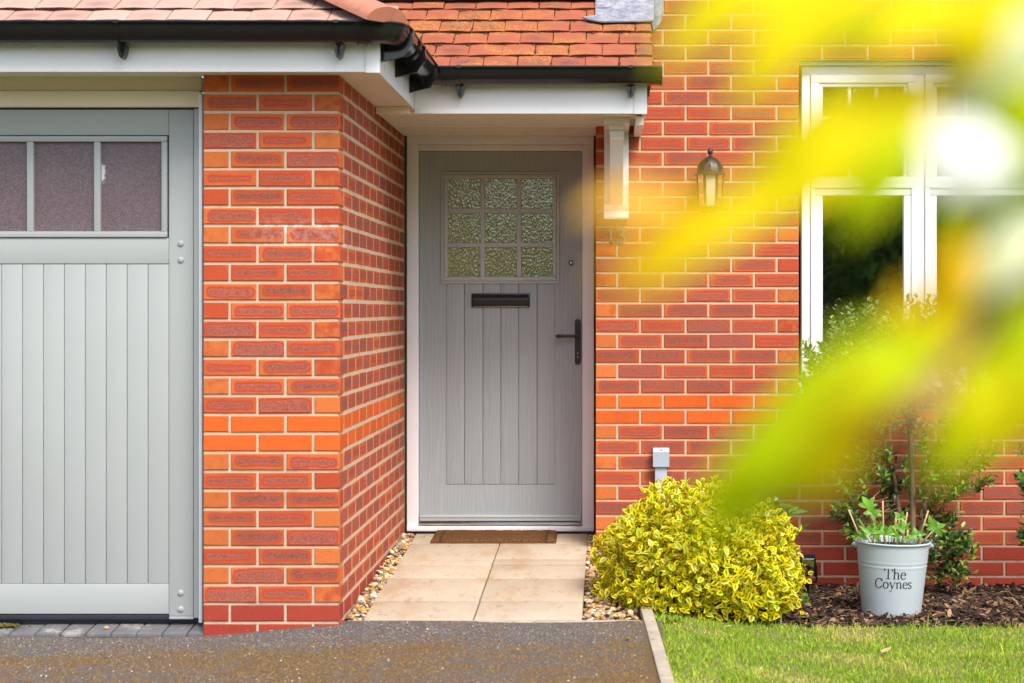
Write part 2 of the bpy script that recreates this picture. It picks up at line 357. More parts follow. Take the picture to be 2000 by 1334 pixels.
c = g.mix(g.rng(g.noise(120, 4, rough=.85), .35, .65), (.07, .032, .012), (.26, .13, .05))
bx = g.math('MAXIMUM', g.rng(g.math('ABSOLUTE', g.math('SUBTRACT', g.math('ABSOLUTE', x), .265)), .006, .011, 1, 0), 0.0)
g.col(g.mix(g.math('MULTIPLY', bx, .6), c, (.045, .025, .014))); g.bump(g.noise(330, 3), 1.0, .01); M['coir'] = g.m
M['room'] = simple('room_wall', (.22, .21, .19), .9, .2)
M['dead'] = simple('fallen_leaf', (.50, .30, .15), .7, .3, 40); M['dead_y'] = simple('fallen_yellow_leaf', (.72, .58, .05), .6, .2, 40)
M['bud'] = simple('flower_bud', (.72, .48, .36), .6, .25, 50)

# ------------------------------------------------------------------ geometry constants
D1, D2, D3 = 7.086, 8.824, 9.324                 # garage pier face, house wall face, front door plane
XW = -1.069                                      # side wall of the garage (faces +X)
XL = -1.610                                      # left edge of the pier
XR = -.0667                                      # left edge of the house wall
CO = .075                                        # brick course
DG = 7.206                                       # garage door plane

def drive_z(x, y):
    z = lerp(.018, .066, sstep(-1.68, -1.02, x)) + .006 * mnoise.noise((x * 1.7, y * 1.7, 0))
    return z - .012 * max(0, 7.0 - y) * .8
def path_z(y): return .0617 + (y - 7.2) * .0455
def bed_z(x, y):
    z = lerp(.05, -.032, sstep(.12, .85, x)) - .03 * sstep(7.7, 8.8, y)
    return z + .008 * mnoise.noise((x * 3, y * 3, 5))

def grid(name, mat, x0, x1, y0, y1, nx, ny, fz, **props):
    mb = MB(); vs = [(lerp(x0, x1, i / nx), lerp(y0, y1, j / ny)) for j in range(ny + 1) for i in range(nx + 1)]
    mb.add([(a, b, fz(a, b)) for a, b in vs], [(j * (nx + 1) + i, j * (nx + 1) + i + 1, (j + 1) * (nx + 1) + i + 1, (j + 1) * (nx + 1) + i) for j in range(ny) for i in range(nx)])
    return mb.build(name, mat, None, 'all', **props)

# ------------------------------------------------------------------ the setting: ground, driveway, path, lawn, bed
MB().add([(-120, -120, -.16), (120, -120, -.16), (120, 120, -.16), (-120, 120, -.16)], [(0, 1, 2, 3)]).build('ground', M['ground'], kind='structure')
grid('driveway', M['asphalt'], -5.2, .205, 1.0, 7.172, 90, 90, drive_z, kind='structure')
grid('lawn', M['turf'], .16, 5.5, 0.8, 7.60, 70, 80, lambda x, y: bed_z(x, y) + .004 - (.03 if x < .25 else 0), kind='structure')
grid('flower_bed', M['soil'], .16, 4.2, 7.36, 8.86, 60, 30, lambda x, y: bed_z(x, y) - .002 + .018 * sstep(7.45, 7.8, y), kind='structure')
grid('gravel_bed', M['soil'], -1.068, .16, 7.17, 9.30, 20, 30, lambda x, y: path_z(y) - .03, kind='structure')

path = link('path', MB().box(-1.0, -.11, 7.2, 9.27, -.1, -.02).mesh('path', M['joint']), None, kind='structure')
# the bed of the path follows the ramp
me = path.data
for v in me.vertices: v.co.z = path_z(v.co.y) - (.012 if v.co.z > -.05 else .12)
rows = [7.203, 7.576, 8.075, 8.395, 8.542, 8.954, 9.265]
for i in range(6):
    for sx in (0, 1):
        x0, x1 = ((-.999, -.5525), (-.5475, -.111))[sx]; y0, y1 = rows[i] + .007, rows[i + 1] - .007
        tl = random.uniform(-.0025, .0025)
        mb = MB().box(x0, x1, y0, y1, -.03, 0, c=.004)
        mb.v = [(a, b, q + path_z(b) + tl + (.003 if i % 2 else 0)) for a, b, q in mb.v]
        mb.build('paving_slab', M['paving'], path, 30)
kerb = link('path_edging', MB().box(-1.055, .12, 7.166, 7.196, -.05, .02).mesh('path_edging', M['joint']), None, kind='structure')
xs = [-1.055, -.30, .130]
for a, b in zip(xs, xs[1:]): MB().box(a + .002, b - .002, 7.158, 7.2, -.03, .0655 + random.uniform(-.002, .002), c=.004).build('edging_stone', M['edging'], kerb, 30)
px0, py0, px1, py1 = .128, 7.52, .185, 5.6
prev = py0
for yb in (7.13, 6.93, 6.55, 6.05, 5.5, 4.6):
    def cx(y): return lerp(px0, px1, (py0 - y) / (py0 - py1))
    mb = MB().box(0, .048, yb + .003, prev - .003, -.05, .004, c=.005)
    mb.v = [(a + cx(b), b, q + drive_z(.0, b) + .004) for a, b, q in mb.v]
    mb.build('edging_stone', M['edging'], kerb, 30); prev = yb
sett = link('garage_threshold', MB().add([(-3.9, 7.085, .018), (XL, 7.085, .018), (XL, 7.34, .040), (-3.9, 7.34, .040)], [(0, 1, 2, 3)]).mesh('garage_threshold', M['joint']), None, kind='structure')
xx = -1.625
sm = []
for k in range(5):
    mb = MB().box(-.048, .048, 0, .21, -.03, 0, c=.006); mb.v = [(a + random.uniform(-.001, .001) + b * -.0, b, q + random.uniform(-.0012, .0012)) for a, b, q in mb.v]
    sm.append(mb.mesh('paving_sett', M['sett'], 30))
k = 0
while xx > -3.85:
    link('paving_sett', sm[k % 5], sett, Matrix.Translation((xx, 7.09, .030 + random.uniform(-.002, .002))) @ Matrix.Rotation(R(5.5), 4, 'X')); xx -= .101; k += 1

# loose aggregate and moss crumbs on the driveway surface
# pebbles, bark chips and grass: nobody could count them
def ico():
    bm = bmesh.new(); bmesh.ops.create_icosphere(bm, subdivisions=2, radius=1); bm.verts.index_update()
    r = [q.co.copy() for q in bm.verts], [[q.index for q in f.verts] for f in bm.faces]; bm.free(); return r
IV, IF = ico()
def scatter_stones(mb, spots, smin, smax, cols):
    for x, y, z in spots:
        s = random.uniform(smin, smax); sc = Vector((s * random.uniform(.7, 1.2), s * random.uniform(.7, 1.1), s * random.uniform(.4, .7)))
        rot = Euler((random.uniform(-.5, .5), random.uniform(-.5, .5), random.uniform(0, 6.3))).to_matrix().to_4x4()
        Mx = Matrix.Translation((x, y, z)) @ rot @ Matrix.Diagonal((*sc, 1)); o = random.random() * 99
        vs = [v * (1 + .28 * mnoise.noise((v.x * 1.3 + o, v.y * 1.3, v.z * 1.3))) for v in IV]
        c = random.choice(cols); f = random.uniform(.65, 1.1); mb.add(vs, IF, 0, Mx, col=[tuple(q * f for q in c)] * len(IV))
mb = MB(); spots = []
for _ in range(620):
    y = random.uniform(7.2, 9.24); spots.append((random.uniform(-1.062, -.998), y, path_z(y) + random.uniform(-.022, .012)))
for _ in range(1300):
    y = random.uniform(7.21, 9.24); x = random.uniform(-.108, .13 if y < 8.8 else -.07); spots.append((x, y, path_z(y) + random.uniform(-.03, -.004) - .02 * sstep(-.1, .13, x)))
scatter_stones(mb, spots, .008, .0155, [(.58, .38, .16), (.68, .52, .32), (.46, .26, .09), (.32, .20, .11), (.72, .62, .46), (.24, .20, .18), (.56, .32, .10)])
mb.build('gravel', M['pebble'], None, 'all', fix=False, kind='stuff', label='golden brown pebbles beside the paving slabs', category='gravel')

mb = MB(); OV = [Vector(q) for q in ((1, 0, 0), (-1, 0, 0), (0, 1, 0), (0, -1, 0), (0, 0, 1))]; OF = [(0, 2, 4), (2, 1, 4), (1, 3, 4), (3, 0, 4)]
for i in range(30000):
    y = 7.15 - random.random() * 1.35; x = random.uniform(-2.75, .13)
    if y > 7.08 and x < -1.0: continue
    mo = mnoise.noise((x * 2.2, y * 3.0, 1)) + .6 * mnoise.noise((x * 9, y * 9, 2)) + .35 * mnoise.noise((x * 25, y * 25, 3)) - 1.5 * sstep(6.45, 7.05, y) + 1.0 + .5 * sstep(-.6, .1, x)
    r_ = random.random()
    if r_ < .006: c = (.55, .52, .48)
    elif mo > .32 + random.uniform(-.55, .55): c = random.choice([(.20, .105, .034), (.12, .064, .022), (.25, .14, .05), (.15, .082, .028), (.07, .042, .022), (.17, .10, .04), (.22, .155, .02)])
    else: c = random.choice([(.165, .145, .135), (.095, .083, .078), (.24, .215, .195), (.19, .16, .14), (.065, .058, .055), (.16, .105, .06), (.11, .07, .04)])
    q = random.uniform(.0022, .0055); Mx = Matrix.Translation((x, y, drive_z(x, y) - .0006)) @ Matrix.Rotation(random.uniform(0, 6), 4, 'Z') @ Matrix.Diagonal((q * random.uniform(.7, 1.4), q, q * random.uniform(.5, .9), 1))
    mb.add(OV, OF, 0, Mx, col=[c] * 5)
mb.build('driveway_grit', M['pebble'], None, fix=False, kind='stuff', label='loose grit and brown moss crumbs over the asphalt driveway', category='grit')
mb = MB()
CH = [(.20, .11, .055), (.30, .18, .10), (.045, .024, .016), (.028, .016, .012), (.05, .03, .022), (.09, .05, .03), (.24, .14, .075), (.035, .02, .016), (.06, .03, .02), (.022, .014, .012)]
for i in range(7500):
    x = random.uniform(.17, 2.7); yb = 7.42 + .12 * sstep(.2, .8, x) + .03 * mnoise.noise((x * 5, 0, 0))
    y = random.uniform(yb, 8.8); L = random.uniform(.008, .032); W = random.uniform(.004, .012)
    z = bed_z(x, y) + .018 * sstep(7.45, 7.8, y) + random.uniform(-.004, .016)
    Mx = Matrix.Translation((x, y, z)) @ Euler((random.gauss(0, .35), random.gauss(0, .35), random.uniform(0, 6.3))).to_matrix().to_4x4()
    b = random.uniform(-.15, .15) * L; t = random.uniform(.0015, .004)
    vs = [(-L, -W * .6, 0), (0, -W, b), (L, -W * random.uniform(.2, .8), 0), (L * .9, W * .7, 0), (0, W, b), (-L, W * random.uniform(.2, .8), 0)]
    vs += [(a, q, zz - t) for a, q, zz in vs]
    c = random.choice(CH); f = random.uniform(.7, 1.2)
    mb.add(vs, [(0, 1, 4, 5), (1, 2, 3, 4), (6, 7, 1, 0), (7, 8, 2, 1), (8, 9, 3, 2), (9, 10, 4, 3), (10, 11, 5, 4), (11, 6, 0, 5)], 0, Mx, col=[tuple(q * f for q in c)] * 12)
mb.build('bark_mulch', M['bark'], None, fix=False, kind='stuff', label='dark brown bark chips covering the flower bed', category='mulch')

mb = MB()
GC = [(.27, .45, .025), (.36, .53, .03), (.17, .35, .02), (.48, .55, .06), (.58, .52, .16), (.30, .48, .025)]
for i in range(64000):
    x = random.uniform(.16, 2.6); ye = 7.47 + .10 * sstep(.2, .8, x) + .025 * mnoise.noise((x * 4, 3, 0)); y = ye - (random.random() ** .9) * 1.9
    if y < 5.6 or x < .128 + .057 * (7.52 - y) / 1.92 + .046: continue
    dn = mnoise.noise((x * 5, y * 5, 9)); h = random.uniform(.007, .024) * (1 + .6 * dn)
    if random.random() < .012 + (.05 if y > ye - .06 else 0): h *= 2.3
    if mnoise.noise((x * 9, y * 14, 4)) > .34 and random.random() < .75: continue
    z = bed_z(x, y) + .002; a = random.uniform(0, 6.283); wd = random.uniform(.0010, .0024)
    ca, sa = math.cos(a), math.sin(a); ln = random.uniform(.1, 1.0) * h
    b = random.uniform(0, 6.283); lx, ly = math.cos(b) * ln, math.sin(b) * ln
    dry = mnoise.noise((x * 2.5, y * 4, 2)) + random.uniform(-.3, .3)
    c = GC[4] if dry > .42 else (GC[3] if dry > .22 else random.choice(GC[:4])); f = random.uniform(.75, 1.2)
    mb.add([(x - ca * wd, y - sa * wd, z), (x + ca * wd, y + sa * wd, z), (x + ca * wd * .8 + lx * .4, y + sa * wd * .8 + ly * .4, z + h * .6), (x - ca * wd * .8 + lx * .4, y - sa * wd * .8 + ly * .4, z + h * .6), (x + lx, y + ly, z + h * .95)],
           [(0, 1, 2, 3), (3, 2, 4)], 0, None, col=[tuple(q * f for q in c)] * 5)
mb.build('grass', M['grass'], None, fix=False, kind='stuff', label='short green lawn grass with yellowing patches', category='grass')

# ------------------------------------------------------------------ the house
house = thing('brick_house', (-.6, D2, 0), 'orange red brick house with attached garage, grey doors and clay tile roofs', 'house')

BK = {}
def brick_geo(wd, h, dep, seed):
    rn = random.Random(seed); c = .0028; j = lambda a: rn.uniform(-a, a)
    x, z = wd / 2, h / 2
    fr = [(-x + c + j(.001), 0, -z + c + j(.001)), (x - c + j(.001), 0, -z + c + j(.001)), (x - c + j(.001), 0, z - c + j(.001)), (-x + c + j(.001), 0, z - c + j(.001))]
    rm = [(-x, c, -z), (x, c, -z), (x, c, z), (-x, c, z)]; bk = [(-x, dep, -z), (x, dep, -z), (x, dep, z), (-x, dep, z)]
    vs = fr + rm + bk
    fs = [(0, 1, 2, 3)] + [(i + 4, (i + 1) % 4 + 4, (i + 1) % 4, i) for i in range(4)] + [(i + 8, (i + 1) % 4 + 8, (i + 1) % 4 + 4, i + 4) for i in range(4)]
    return vs, fs, [(a / x, q / z, 0) for a, _, q in vs], [(rn.random(), rn.random(), rn.random())] * 12
def brick_mesh(wd, kind, var):
    key = (round(wd, 3), kind, var)
    if key not in BK:
        vs, fs, bl, br = brick_geo(wd, .0635, .03, int(key[0] * 1000) * 131 + KIDX[kind] * 7919 + var * 7)
        BK[key] = MB().add(vs, fs, 0, None, bl=bl, br=br).mesh('brick', M['brick_' + kind], fix=False)
    return BK[key]
KIDX = {'core': 0, 'header': 1, 'band': 2, 'base': 3}; KM = [M['brick_' + k] for k in ('core', 'header', 'band', 'base')]
def kind_of(k, wd):
    if k in (10, 11): return 'band'
    if k <= 1: return 'base'
    if wd < .15: return 'header'
    return 'core'
def row_bricks(x0, x1, half_first, pitch=.225, joint=.011):
    """list of (start, end) of the bricks of one course"""
    out = []; x = x0; first = half_first
    while x < x1 - .02:
        wd = (pitch / 2 if first else pitch) - joint; first = False
        e = min(x + wd, x1); 
        if x1 - e < .03: e = x1
        out.append((x, e)); x = e + joint
    return out
def lay(wall, joined, bricks, individual, frame, proud=.0016):
    """bricks: (a, b, k); frame(a_mid, z) -> world matrix of a brick whose front faces out"""
    for a, b, k in bricks:
        kd = kind_of(k, b - a); z = k * CO + CO / 2 + random.uniform(-.0007, .0007)
        Mx = frame((a + b) / 2, z) @ Matrix.Translation((0, random.uniform(-proud, .0), 0)) @ Matrix.Rotation(random.gauss(0, .003), 4, 'Y')
        if individual((a, b, k)):
            link('brick', brick_mesh(b - a, kd, random.randrange(12)), wall, Mx)
        else:
            vs, fs, bl, br = brick_geo(b - a, .0635, .03, random.random()); joined.add(vs, fs, KIDX[kd], Mx, bl=bl, br=br)

# garage pier front
gw = MB().box(XL + .001, XW - .006, D1 + .0045, D1 + .32, -.1, 2.30)
gw.box(XW - .20, XW - .0005, D1 + .10, D3 + .06, -.1, 2.30).build('garage_wall', M['mortar'], house)
garage_wall = house.children[-1] if house.children else None
garage_wall = [o for o in C.objects if o.name == 'garage_wall'][0]
front = []
for k in range(0, 30):
    for a, b in row_bricks(XL, XW, k % 2 == 1, .2205): front.append((a, b, k))
jn = MB()
lay(garage_wall, jn, front, lambda q: True, lambda a, z: Matrix.Translation((a, D1, z)))
side = []
for k in range(0, 30):
    # header or stretcher at the corner follows the front's bond
    for i, (a, b) in enumerate(row_bricks(D1 + .0036, D3 - .004, k % 2 == 1)): side.append((a, b, k))
lay(garage_wall, jn, side, lambda q: False, lambda a, z: Matrix.Translation((XW, a, z)) @ Matrix.Rotation(R(90), 4, 'Z'), .0003)
# left pier beyond the garage door
for k in range(0, 30):
    for a, b in row_bricks(-4.6, -3.87, k % 2 == 1):
        vs, fs, bl, br = brick_geo(b - a, .0635, .03, random.random())
        jn.add(vs, fs, KIDX[kind_of(k, b - a)], Matrix.Translation(((a + b) / 2, D1, k * CO + CO / 2)), bl=bl, br=br)
jn.build('brick', KM, garage_wall, fix=False, kind='stuff')
MB().box(-4.6, -3.87, D1 + .0045, D1 + .3, -.1, 2.3).build('garage_pier', M['mortar'], house)

# house wall to the right of the door
WX0, WX1, WZ0, WZ1 = .9358, 2.1833, .9, 2.55
hw = MB()
hw.box(XR + .001, WX0 - .001, D2 + .0045, D2 + .3, -.15, 3.6).box(WX0 - .001, WX1 + .001, D2 + .0045, D2 + .3, -.15, WZ0 - .005)
hw.box(WX0 - .001, WX1 + .001, D2 + .0045, D2 + .3, WZ1 + .003, 3.6).box(WX1 + .001, 4.2, D2 + .0045, D2 + .3, -.15, 3.6)
hw.box(XR + .001, XR + .22, D2 + .3, D3 + .2, -.15, 2.4).box(-4.6, XR + .001, D2 + .0045, D2 + .3, 2.62, 3.6)
hw.build('house_wall', M['mortar'], house)
house_wall = [o for o in C.objects if o.name == 'house_wall'][0]
allb = []
for k in range(-2, 48):
    z0, z1 = k * CO, (k + 1) * CO
    segs = [(XR, 4.2)]
    if z1 > WZ0 + .01 and z0 < WZ1 - .01: segs = [(XR, WX0), (WX1, 4.2)]
    for s0, s1 in segs:
        hf = (k % 2 == 1)
        for a, b in row_bricks(s0, s1, hf): allb.append((a, b, k))
    if k >= 35:
        for a, b in row_bricks(-2.3, XR - .01, k % 2 == 0): allb.append((a, b, k))
def score(q):
    a, b, k = q; xc = VX + (a + b) / 2 * F / D2; yc = VY - ((k + .5) * CO - H) * F / D2
    s = 0
    if a < -.07 or xc > 2020 or yc < -10 or yc > 1165: return -9
    if yc < 240 and xc < 1262: return -5                     # behind the canopy
    s = 5 + (b - a) * 2
    if xc > 1560: s -= 1.2
    if xc > 1560 and 700 < yc < 860: s -= 2
    if yc < 120 and xc > 1560: s -= 2
    if yc > 960 and xc < 1560: s -= 1.5                      # behind the bush
    return s
ranked = sorted(allb, key=score, reverse=True); indiv = set(ranked[:208])
jn = MB()
lay(house_wall, jn, allb, lambda q: q in indiv and score(q) > 0, lambda a, z: Matrix.Translation((a, D2, z)))
# reveal beside the door (returns into the recess)
for k in range(-1, 30):
    for a, b in row_bricks(D2 + .03, D3 - .01, k % 2 == 1):
        vs, fs, bl, br = brick_geo(b - a, .0635, .03, random.random())
        jn.add(vs, fs, KIDX[kind_of(k, b - a)], Matrix.Translation((XR, (a + b) / 2, k * CO + CO / 2)) @ Matrix.Rotation(R(-90), 4, 'Z'), bl=bl, br=br)
jn.build('brick', KM, house_wall, fix=False, kind='stuff')
# unseen backing boards added behind the door to stop light leaks
MB().box(-1.4, .2, D3 + .20, D3 + .25, -.1, 2.4).box(-1.4, .2, D2 + .31, D3 + .22, 2.31, 2.38).build('light_leak_board', M['room'], house)
# room behind the window
mb = MB(); mb.box(WX0 - .6, WX1 + .9, 11.6, 11.65, 0, 2.75).box(WX0 - .62, WX0 - .57, D2 + .31, 11.6, 0, 2.75).box(WX1 + .9, WX1 + .95, D2 + .31, 11.6, 0, 2.75)
mb.box(WX0 - .6, WX1 + .9, D2 + .31, 11.6, 2.70, 2.75).box(WX0 - .6, WX1 + .9, D2 + .31, 11.6, 0, .05); mb.build('room', M['room'], house)

# --- front door --------------------------------------------------------------
def bxp(mb, x0, x1, y0, y1, d, t0, t1, c=.002, mi=0):
    """a box given by photo pixels on the plane at depth d, from d+t0 (front) to d+t1 (back)"""
    return mb.box(PX(x0, d), PX(x1, d), d + t0, d + t1, PZ(y1, d), PZ(y0, d), mi, c)
d = D3
door = bxp(MB(), 819, 1136, 296, 1019, d, .022, .06, 0).build('front_door', M['door'], house, label='grey wood grain front door with nine obscure glass panes')
fd = lambda nm, mat, *boxes, sm=30, **kw: [bxp(mb, *b[:4], d, *b[4:]) for mb in [MB()] for b in boxes] and None
def part(nm, mat, parent, boxes, d, sm=30, **kw):
    mb = MB()
    for b in boxes: bxp(mb, b[0], b[1], b[2], b[3], d, *b[4:])
    return mb.build(nm, mat, parent, sm, **kw)
part('door_frame', M['white'], door, [(795, 817.5, 283, 1030, -.012, .08, .004), (1137.5, 1160, 283, 1030, -.012, .08, .004), (795, 1160, 262, 283, -.012, .08, .003), (817.6, 1137.4, 283.5, 295, -.008, .08, .003),
     (811, 818, 295, 1030, -.004, .07, .002), (1137, 1144, 295, 1030, -.004, .07, .002)], d)
part('threshold', M['white'], door, [(796, 1160, 1027, 1036, -.04, .08, .004)], d)
part('threshold_strip', M['chrome'], door, [(818, 1137, 1020.5, 1025, -.012, .03, .002)], d)
part('damp_strip', M['rubber'], door, [(793, 1161, 1036.5, 1046, -.03, .08, 0)], d)
DS = .006
part('stile', M['door'], door, [(819, 871, 296, 1019, DS, .03, 0)], d); part('stile', M['door'], door, [(1084, 1136, 296, 1019, DS, .03, 0)], d)
part('rail', M['door'], door, [(871, 1084, 296, 337, DS, .03, 0)], d); part('rail', M['door'], door, [(871, 1084, 946.6, 1019, DS, .03, 0)], d)
gx = [871, 907, 943, 978, 1013, 1049, 1084.2]
for a, b in zip(gx, gx[1:]): part('plank', M['door'], door, [(a + .35, b - .35, 540, 946, DS + .0005, .03, .003)], d)
gl = part('glazing_frame', M['door_trim'], door, [(862, 1092, 336, 341, -.004, .02), (862, 1092, 549, 554, -.004, .02), (862, 867, 341, 549, -.004, .02), (1087, 1092, 341, 549, -.004, .02),
     (867.3, 1086.7, 341.2, 349, -.010, .02, .004), (867.3, 1086.7, 541, 548.8, -.010, .02, .004), (867.3, 875, 349, 541, -.010, .02, .004), (1079.6, 1086.7, 349, 541, -.010, .02, .004)], d)
px_ = [(875.5, 938), (947, 1009), (1018, 1079.4)]; py_ = [(349.5, 407), (417, 474), (483, 540.6)]
part('glazing_bar', M['door_trim'], door, [(938, 947, 349, 541, -.005, .03, .004)], d); part('glazing_bar', M['door_trim'], door, [(1009, 1018, 349, 541, -.005, .03, .004)], d)
part('glazing_bar', M['door_trim'], door, [(875, 1079.6, 407, 417, -.0045, .03, .004)], d); part('glazing_bar', M['door_trim'], door, [(875, 1079.6, 474, 483, -.0045, .03, .004)], d)
for a, b in px_:
    for e, f in py_: part('pane', M['obscure'], door, [(a - 2, b + 2, e - 2, f + 2, .008, .014, 0)], d)
# letter plate
mb = MB(); bxp(mb, 921, 1035, 573, 600, d, -.006, .01, .004); X0, X1, Z0, Z1 = PX(925, d), PX(1031, d), PZ(597, d), PZ(576, d)
prof = [(d - .006 - .016 * math.sin(math.pi * t / 8) ** .8, lerp(Z0, Z1, t / 8)) for t in range(9)] + [(d, Z1), (d, Z0)]
mb.prism(prof, 'x', X0, X1); mb.build('letter_plate', M['black_iron'], door, 30)
part('letter_plate_lip', M['steel'], door, [(926, 1030, 598, 599.4, -.0085, .0, .0005)], d)
# handle
mb = MB(); hx, r = PX(1128.5, d), 5.8 / 374.3
pl = [(hx + r * math.cos(a), PZ(629, d) + r * math.sin(a)) for a in [math.pi * i / 10 for i in range(11)]] + [(hx + r * math.cos(a), PZ(706, d) + r * math.sin(a)) for a in [math.pi + math.pi * i / 10 for i in range(11)]]
mb.prism(pl, 'y', d - .008, d + .01)
zl = PZ(656, d); mb.tube([(hx, d, zl), (hx, d - .045, zl)], .009, 10)
mb.tube([(hx + .004, d - .045, zl), (PX(1100, d), d - .046, zl - .001), (PX(1090, d), d - .045, zl - .001)], [.0075, .0085, .0105], 8); mb.tube([(PX(1090, d), d - .045, zl - .001), (PX(1085, d), d - .045, zl - .001)], [.0105, .003], 8)
mb.build('handle', M['black_iron'], door, 40)
for yy in (690, 697): MB().tube([(hx, d - .0075, PZ(yy, d)), (hx, d - .0095, PZ(yy, d))], .0045, 10).build('keyhole', M['steel'], door, 40)
mb = MB(); lx, lz = PX(1115, d), PZ(513, d)
mb.tube([(lx, d + .008, lz), (lx, d - .004, lz)], .0125, 20).build('lock_ring', M['black_iron'], door, 40)
MB().tube([(lx, d - .003, lz), (lx, d - .008, lz)], [.008, .0055], 16).build('lock_cylinder', M['chrome'], door, 40)
part('weather_bar', M['door_trim'], door, [(820, 1134, 1006, 1017, -.012, .01, .004), (822, 1132, 1008, 1010, -.016, .01, .002)], d)
# head lining over the frame
part('door_head_trim', M['cream'], door, [(795.5, 1160, 255, 262, -.02, .08, .002)], d)

# --- garage door -------------------------------------------------------------
d = DG
gd = MB().box(PX(388, d) - 2.16, PX(378, d), d + .026, d + .05, PZ(1203, d), PZ(213, d)).build('garage_door', M['garage_grey'], house, label='pale grey panelled garage door with frosted panes above vertical planks')
XGL = PX(378, d) - 2.12
def gpart(nm, mat, boxes, **kw): return part(nm, mat, gd, boxes, d, **kw)
xl_px = VX + XGL * F / d
gpart('stile', M['garage_grey'], [(330, 377.5, 214, 1203, .0, .03, .003)]); gpart('stile', M['garage_grey'], [(xl_px, xl_px + 48, 214, 1203, .0, .03, .003)])
a0 = xl_px + 48.4
gpart('rail', M['garage_grey'], [(a0, 329.6, 214, 264, .0, .03, .003)]); gpart('rail', M['garage_grey'], [(a0, 329.6, 465, 515, .0, .03, .003)]); gpart('rail', M['garage_grey'], [(a0, 329.6, 1140.5, 1199, .0, .03, .003)])
xr = 329.8
while xr > a0 + 5:
    gpart('plank', M['garage_grey'], [(xr - 40.6, xr - .7, 515.6, 1140, .003, .03, .0025)]); xr -= 40.9
# glazed strip: panes between muntins
gb = gpart('glazing_frame', M['garage_grey'], [(a0 + 2, 327, 266, 277, -.008, .03, .004), (a0 + 2, 327, 452, 463.5, -.008, .03, .004), (316, 327, 277, 452, -.008, .03, .004), (a0 + 2, a0 + 13, 277, 452, -.008, .03, .004)])
xr = 316
while xr > a0 + 60:
    gpart('pane', M['frosted'], [(xr - 120, xr + 1, 276, 453, .012, .02, 0)])
    if xr - 132 > a0 + 40: gpart('glazing_bar', M['garage_grey'], [(xr - 132, xr - 119, 277, 452, -.006, .03, .004)])
    xr -= 131
for bxx, byy in ((353, 476), (353, 508), (353, 1158), (353, 1190)):
    p = P(bxx, byy, d); MB().lathe([(.0128, 0), (.0128, .002), (.0095, .0055), (.004, .007), (.0001, .0072)], 16, 0, Matrix.Translation((p.x, d, p.z)) @ Matrix.Rotation(R(90), 4, 'X')).build('bolt_head', M['garage_grey'], gd, 40)
gpart('door_frame', M['garage_grey'], [(379.5, 389, 213, 1206, -.012, .06, .003), (331, 378.4, 1203.8, 1209, -.006, .03, .002)])
gpart('bottom_seal', M['rubber'], [(a0 - 40, 331, 1200.5, 1211, .004, .03, .003)])
gpart('frame_post', M['white'], [(391, 398, 182, 1214, -.03, .06, .003)])
gpart('frame_shadow_gap', M['rubber'], [(389, 391.2, 211, 1212, .012, .06, 0), (a0 - 50, 390, 209.5, 213, .012, .06, 0), (377, 380, 213, 1205, .018, .06, 0), (a0 - 50, 391, 1209, 1217, .02, .06, 0)])
gpart('frame_head', M['cream'], [(a0 - 60, 391.5, 178.5, 210, -.020, .06, .004)])
gpart('lintel_board', M['cream'], [(a0 - 60, 394, 150, 177.6, -.004, .06, .003), (a0 - 60, 394, 148.5, 155.5, -.030, .0, .003)])

# --- window ------------------------------------------------------------------
d = D2 + .06
win = MB()
def wb(mb, x0, x1, y0, y1, t0, t1, c=.003): return bxp(mb, x0, x1, y0, y1, d, t0, t1, c)
def frame_rect(mb, x0, x1, y0, y1, w_, t0, t1, c=.004):
    wb(mb, x0, x1, y0, y0 + w_, t0, t1, c); wb(mb, x0, x1, y1 - w_, y1, t0, t1, c)
    wb(mb, x0, x0 + w_, y0 + w_, y1 - w_, t0, t1, c); wb(mb, x1 - w_, x1, y0 + w_, y1 - w_, t0, t1, c)
XE = VX + WX1 * F / d - 3
frame_rect(win, 1566, XE, 129, 757, 17, 0, .07); wb(win, 1789, 1806, 146, 740, .0, .07, .004)
window = win.build('window', M['white'], house, 30, label='white casement window with small paned top lights')
for u0, u1 in ((1583.5, 1788.5), (1806.5, XE - 17.5)):
    cs = MB()
    g0, g1 = u0 + 23.5, u1 - 23.5
    frame_rect(cs, u0, u1, 146.5, 361, 16, -.012, .05); frame_rect(cs, u0, u1, 358.5, 740, 9, -.012, .05)
    frame_rect(cs, u0 + 16.2, u1 - 16.2, 162.7, 352, 7.3, -.004, .05, .005); frame_rect(cs, u0 + 9.2, u1 - 9.2, 367.7, 731, 14.2, -.004, .05, .006)
    cs.build('casement', M['white'], window, 30)
    MB().box(PX(g0 - 3, d), PX(g1 + 3, d), d + .02, d + .026, PZ(348, d), PZ(172, d)).build('pane', M['glass'], window)
    MB().box(PX(g0 - 3, d), PX(g1 + 3, d), d + .02, d + .026, PZ(722, d), PZ(374, d)).build('pane', M['glass'], window)
    for f in (1 / 3, 2 / 3):
        xc = lerp(g0, g1, f); yc = lerp(172, 346, f)
        b = MB(); wb(b, xc - 3.4, xc + 3.4, 169, 346, .008, .0195, .003); b.build('glazing_bar', M['white'], window, 30)
        b = MB(); wb(b, g0, g1, yc - 3.0, yc + 3.0, .0085, .0195, .003); b.build('glazing_bar', M['white'], window, 30)
sl = MB(); sl.prism([(D2 - .045, .905), (D2 - .045, .935), (D2 + .06, .955), (D2 + .12, .955), (D2 + .12, .905)], 'x', WX0 + .002, WX1 - .002); sl.build('window_sill', M['white'], window, 30)
MB().box(WX0 + .003, WX1 - .003, D2 + .03, D2 + .06, PZ(128, d), WZ1 - .002).build('window_head_trim', M['white'], window)
MB().box(WX0 - .10, WX1 + .10, D2 - .003, D2 + .05, WZ1 - .001, WZ1 + .002).build('lintel', M['steel'], window)

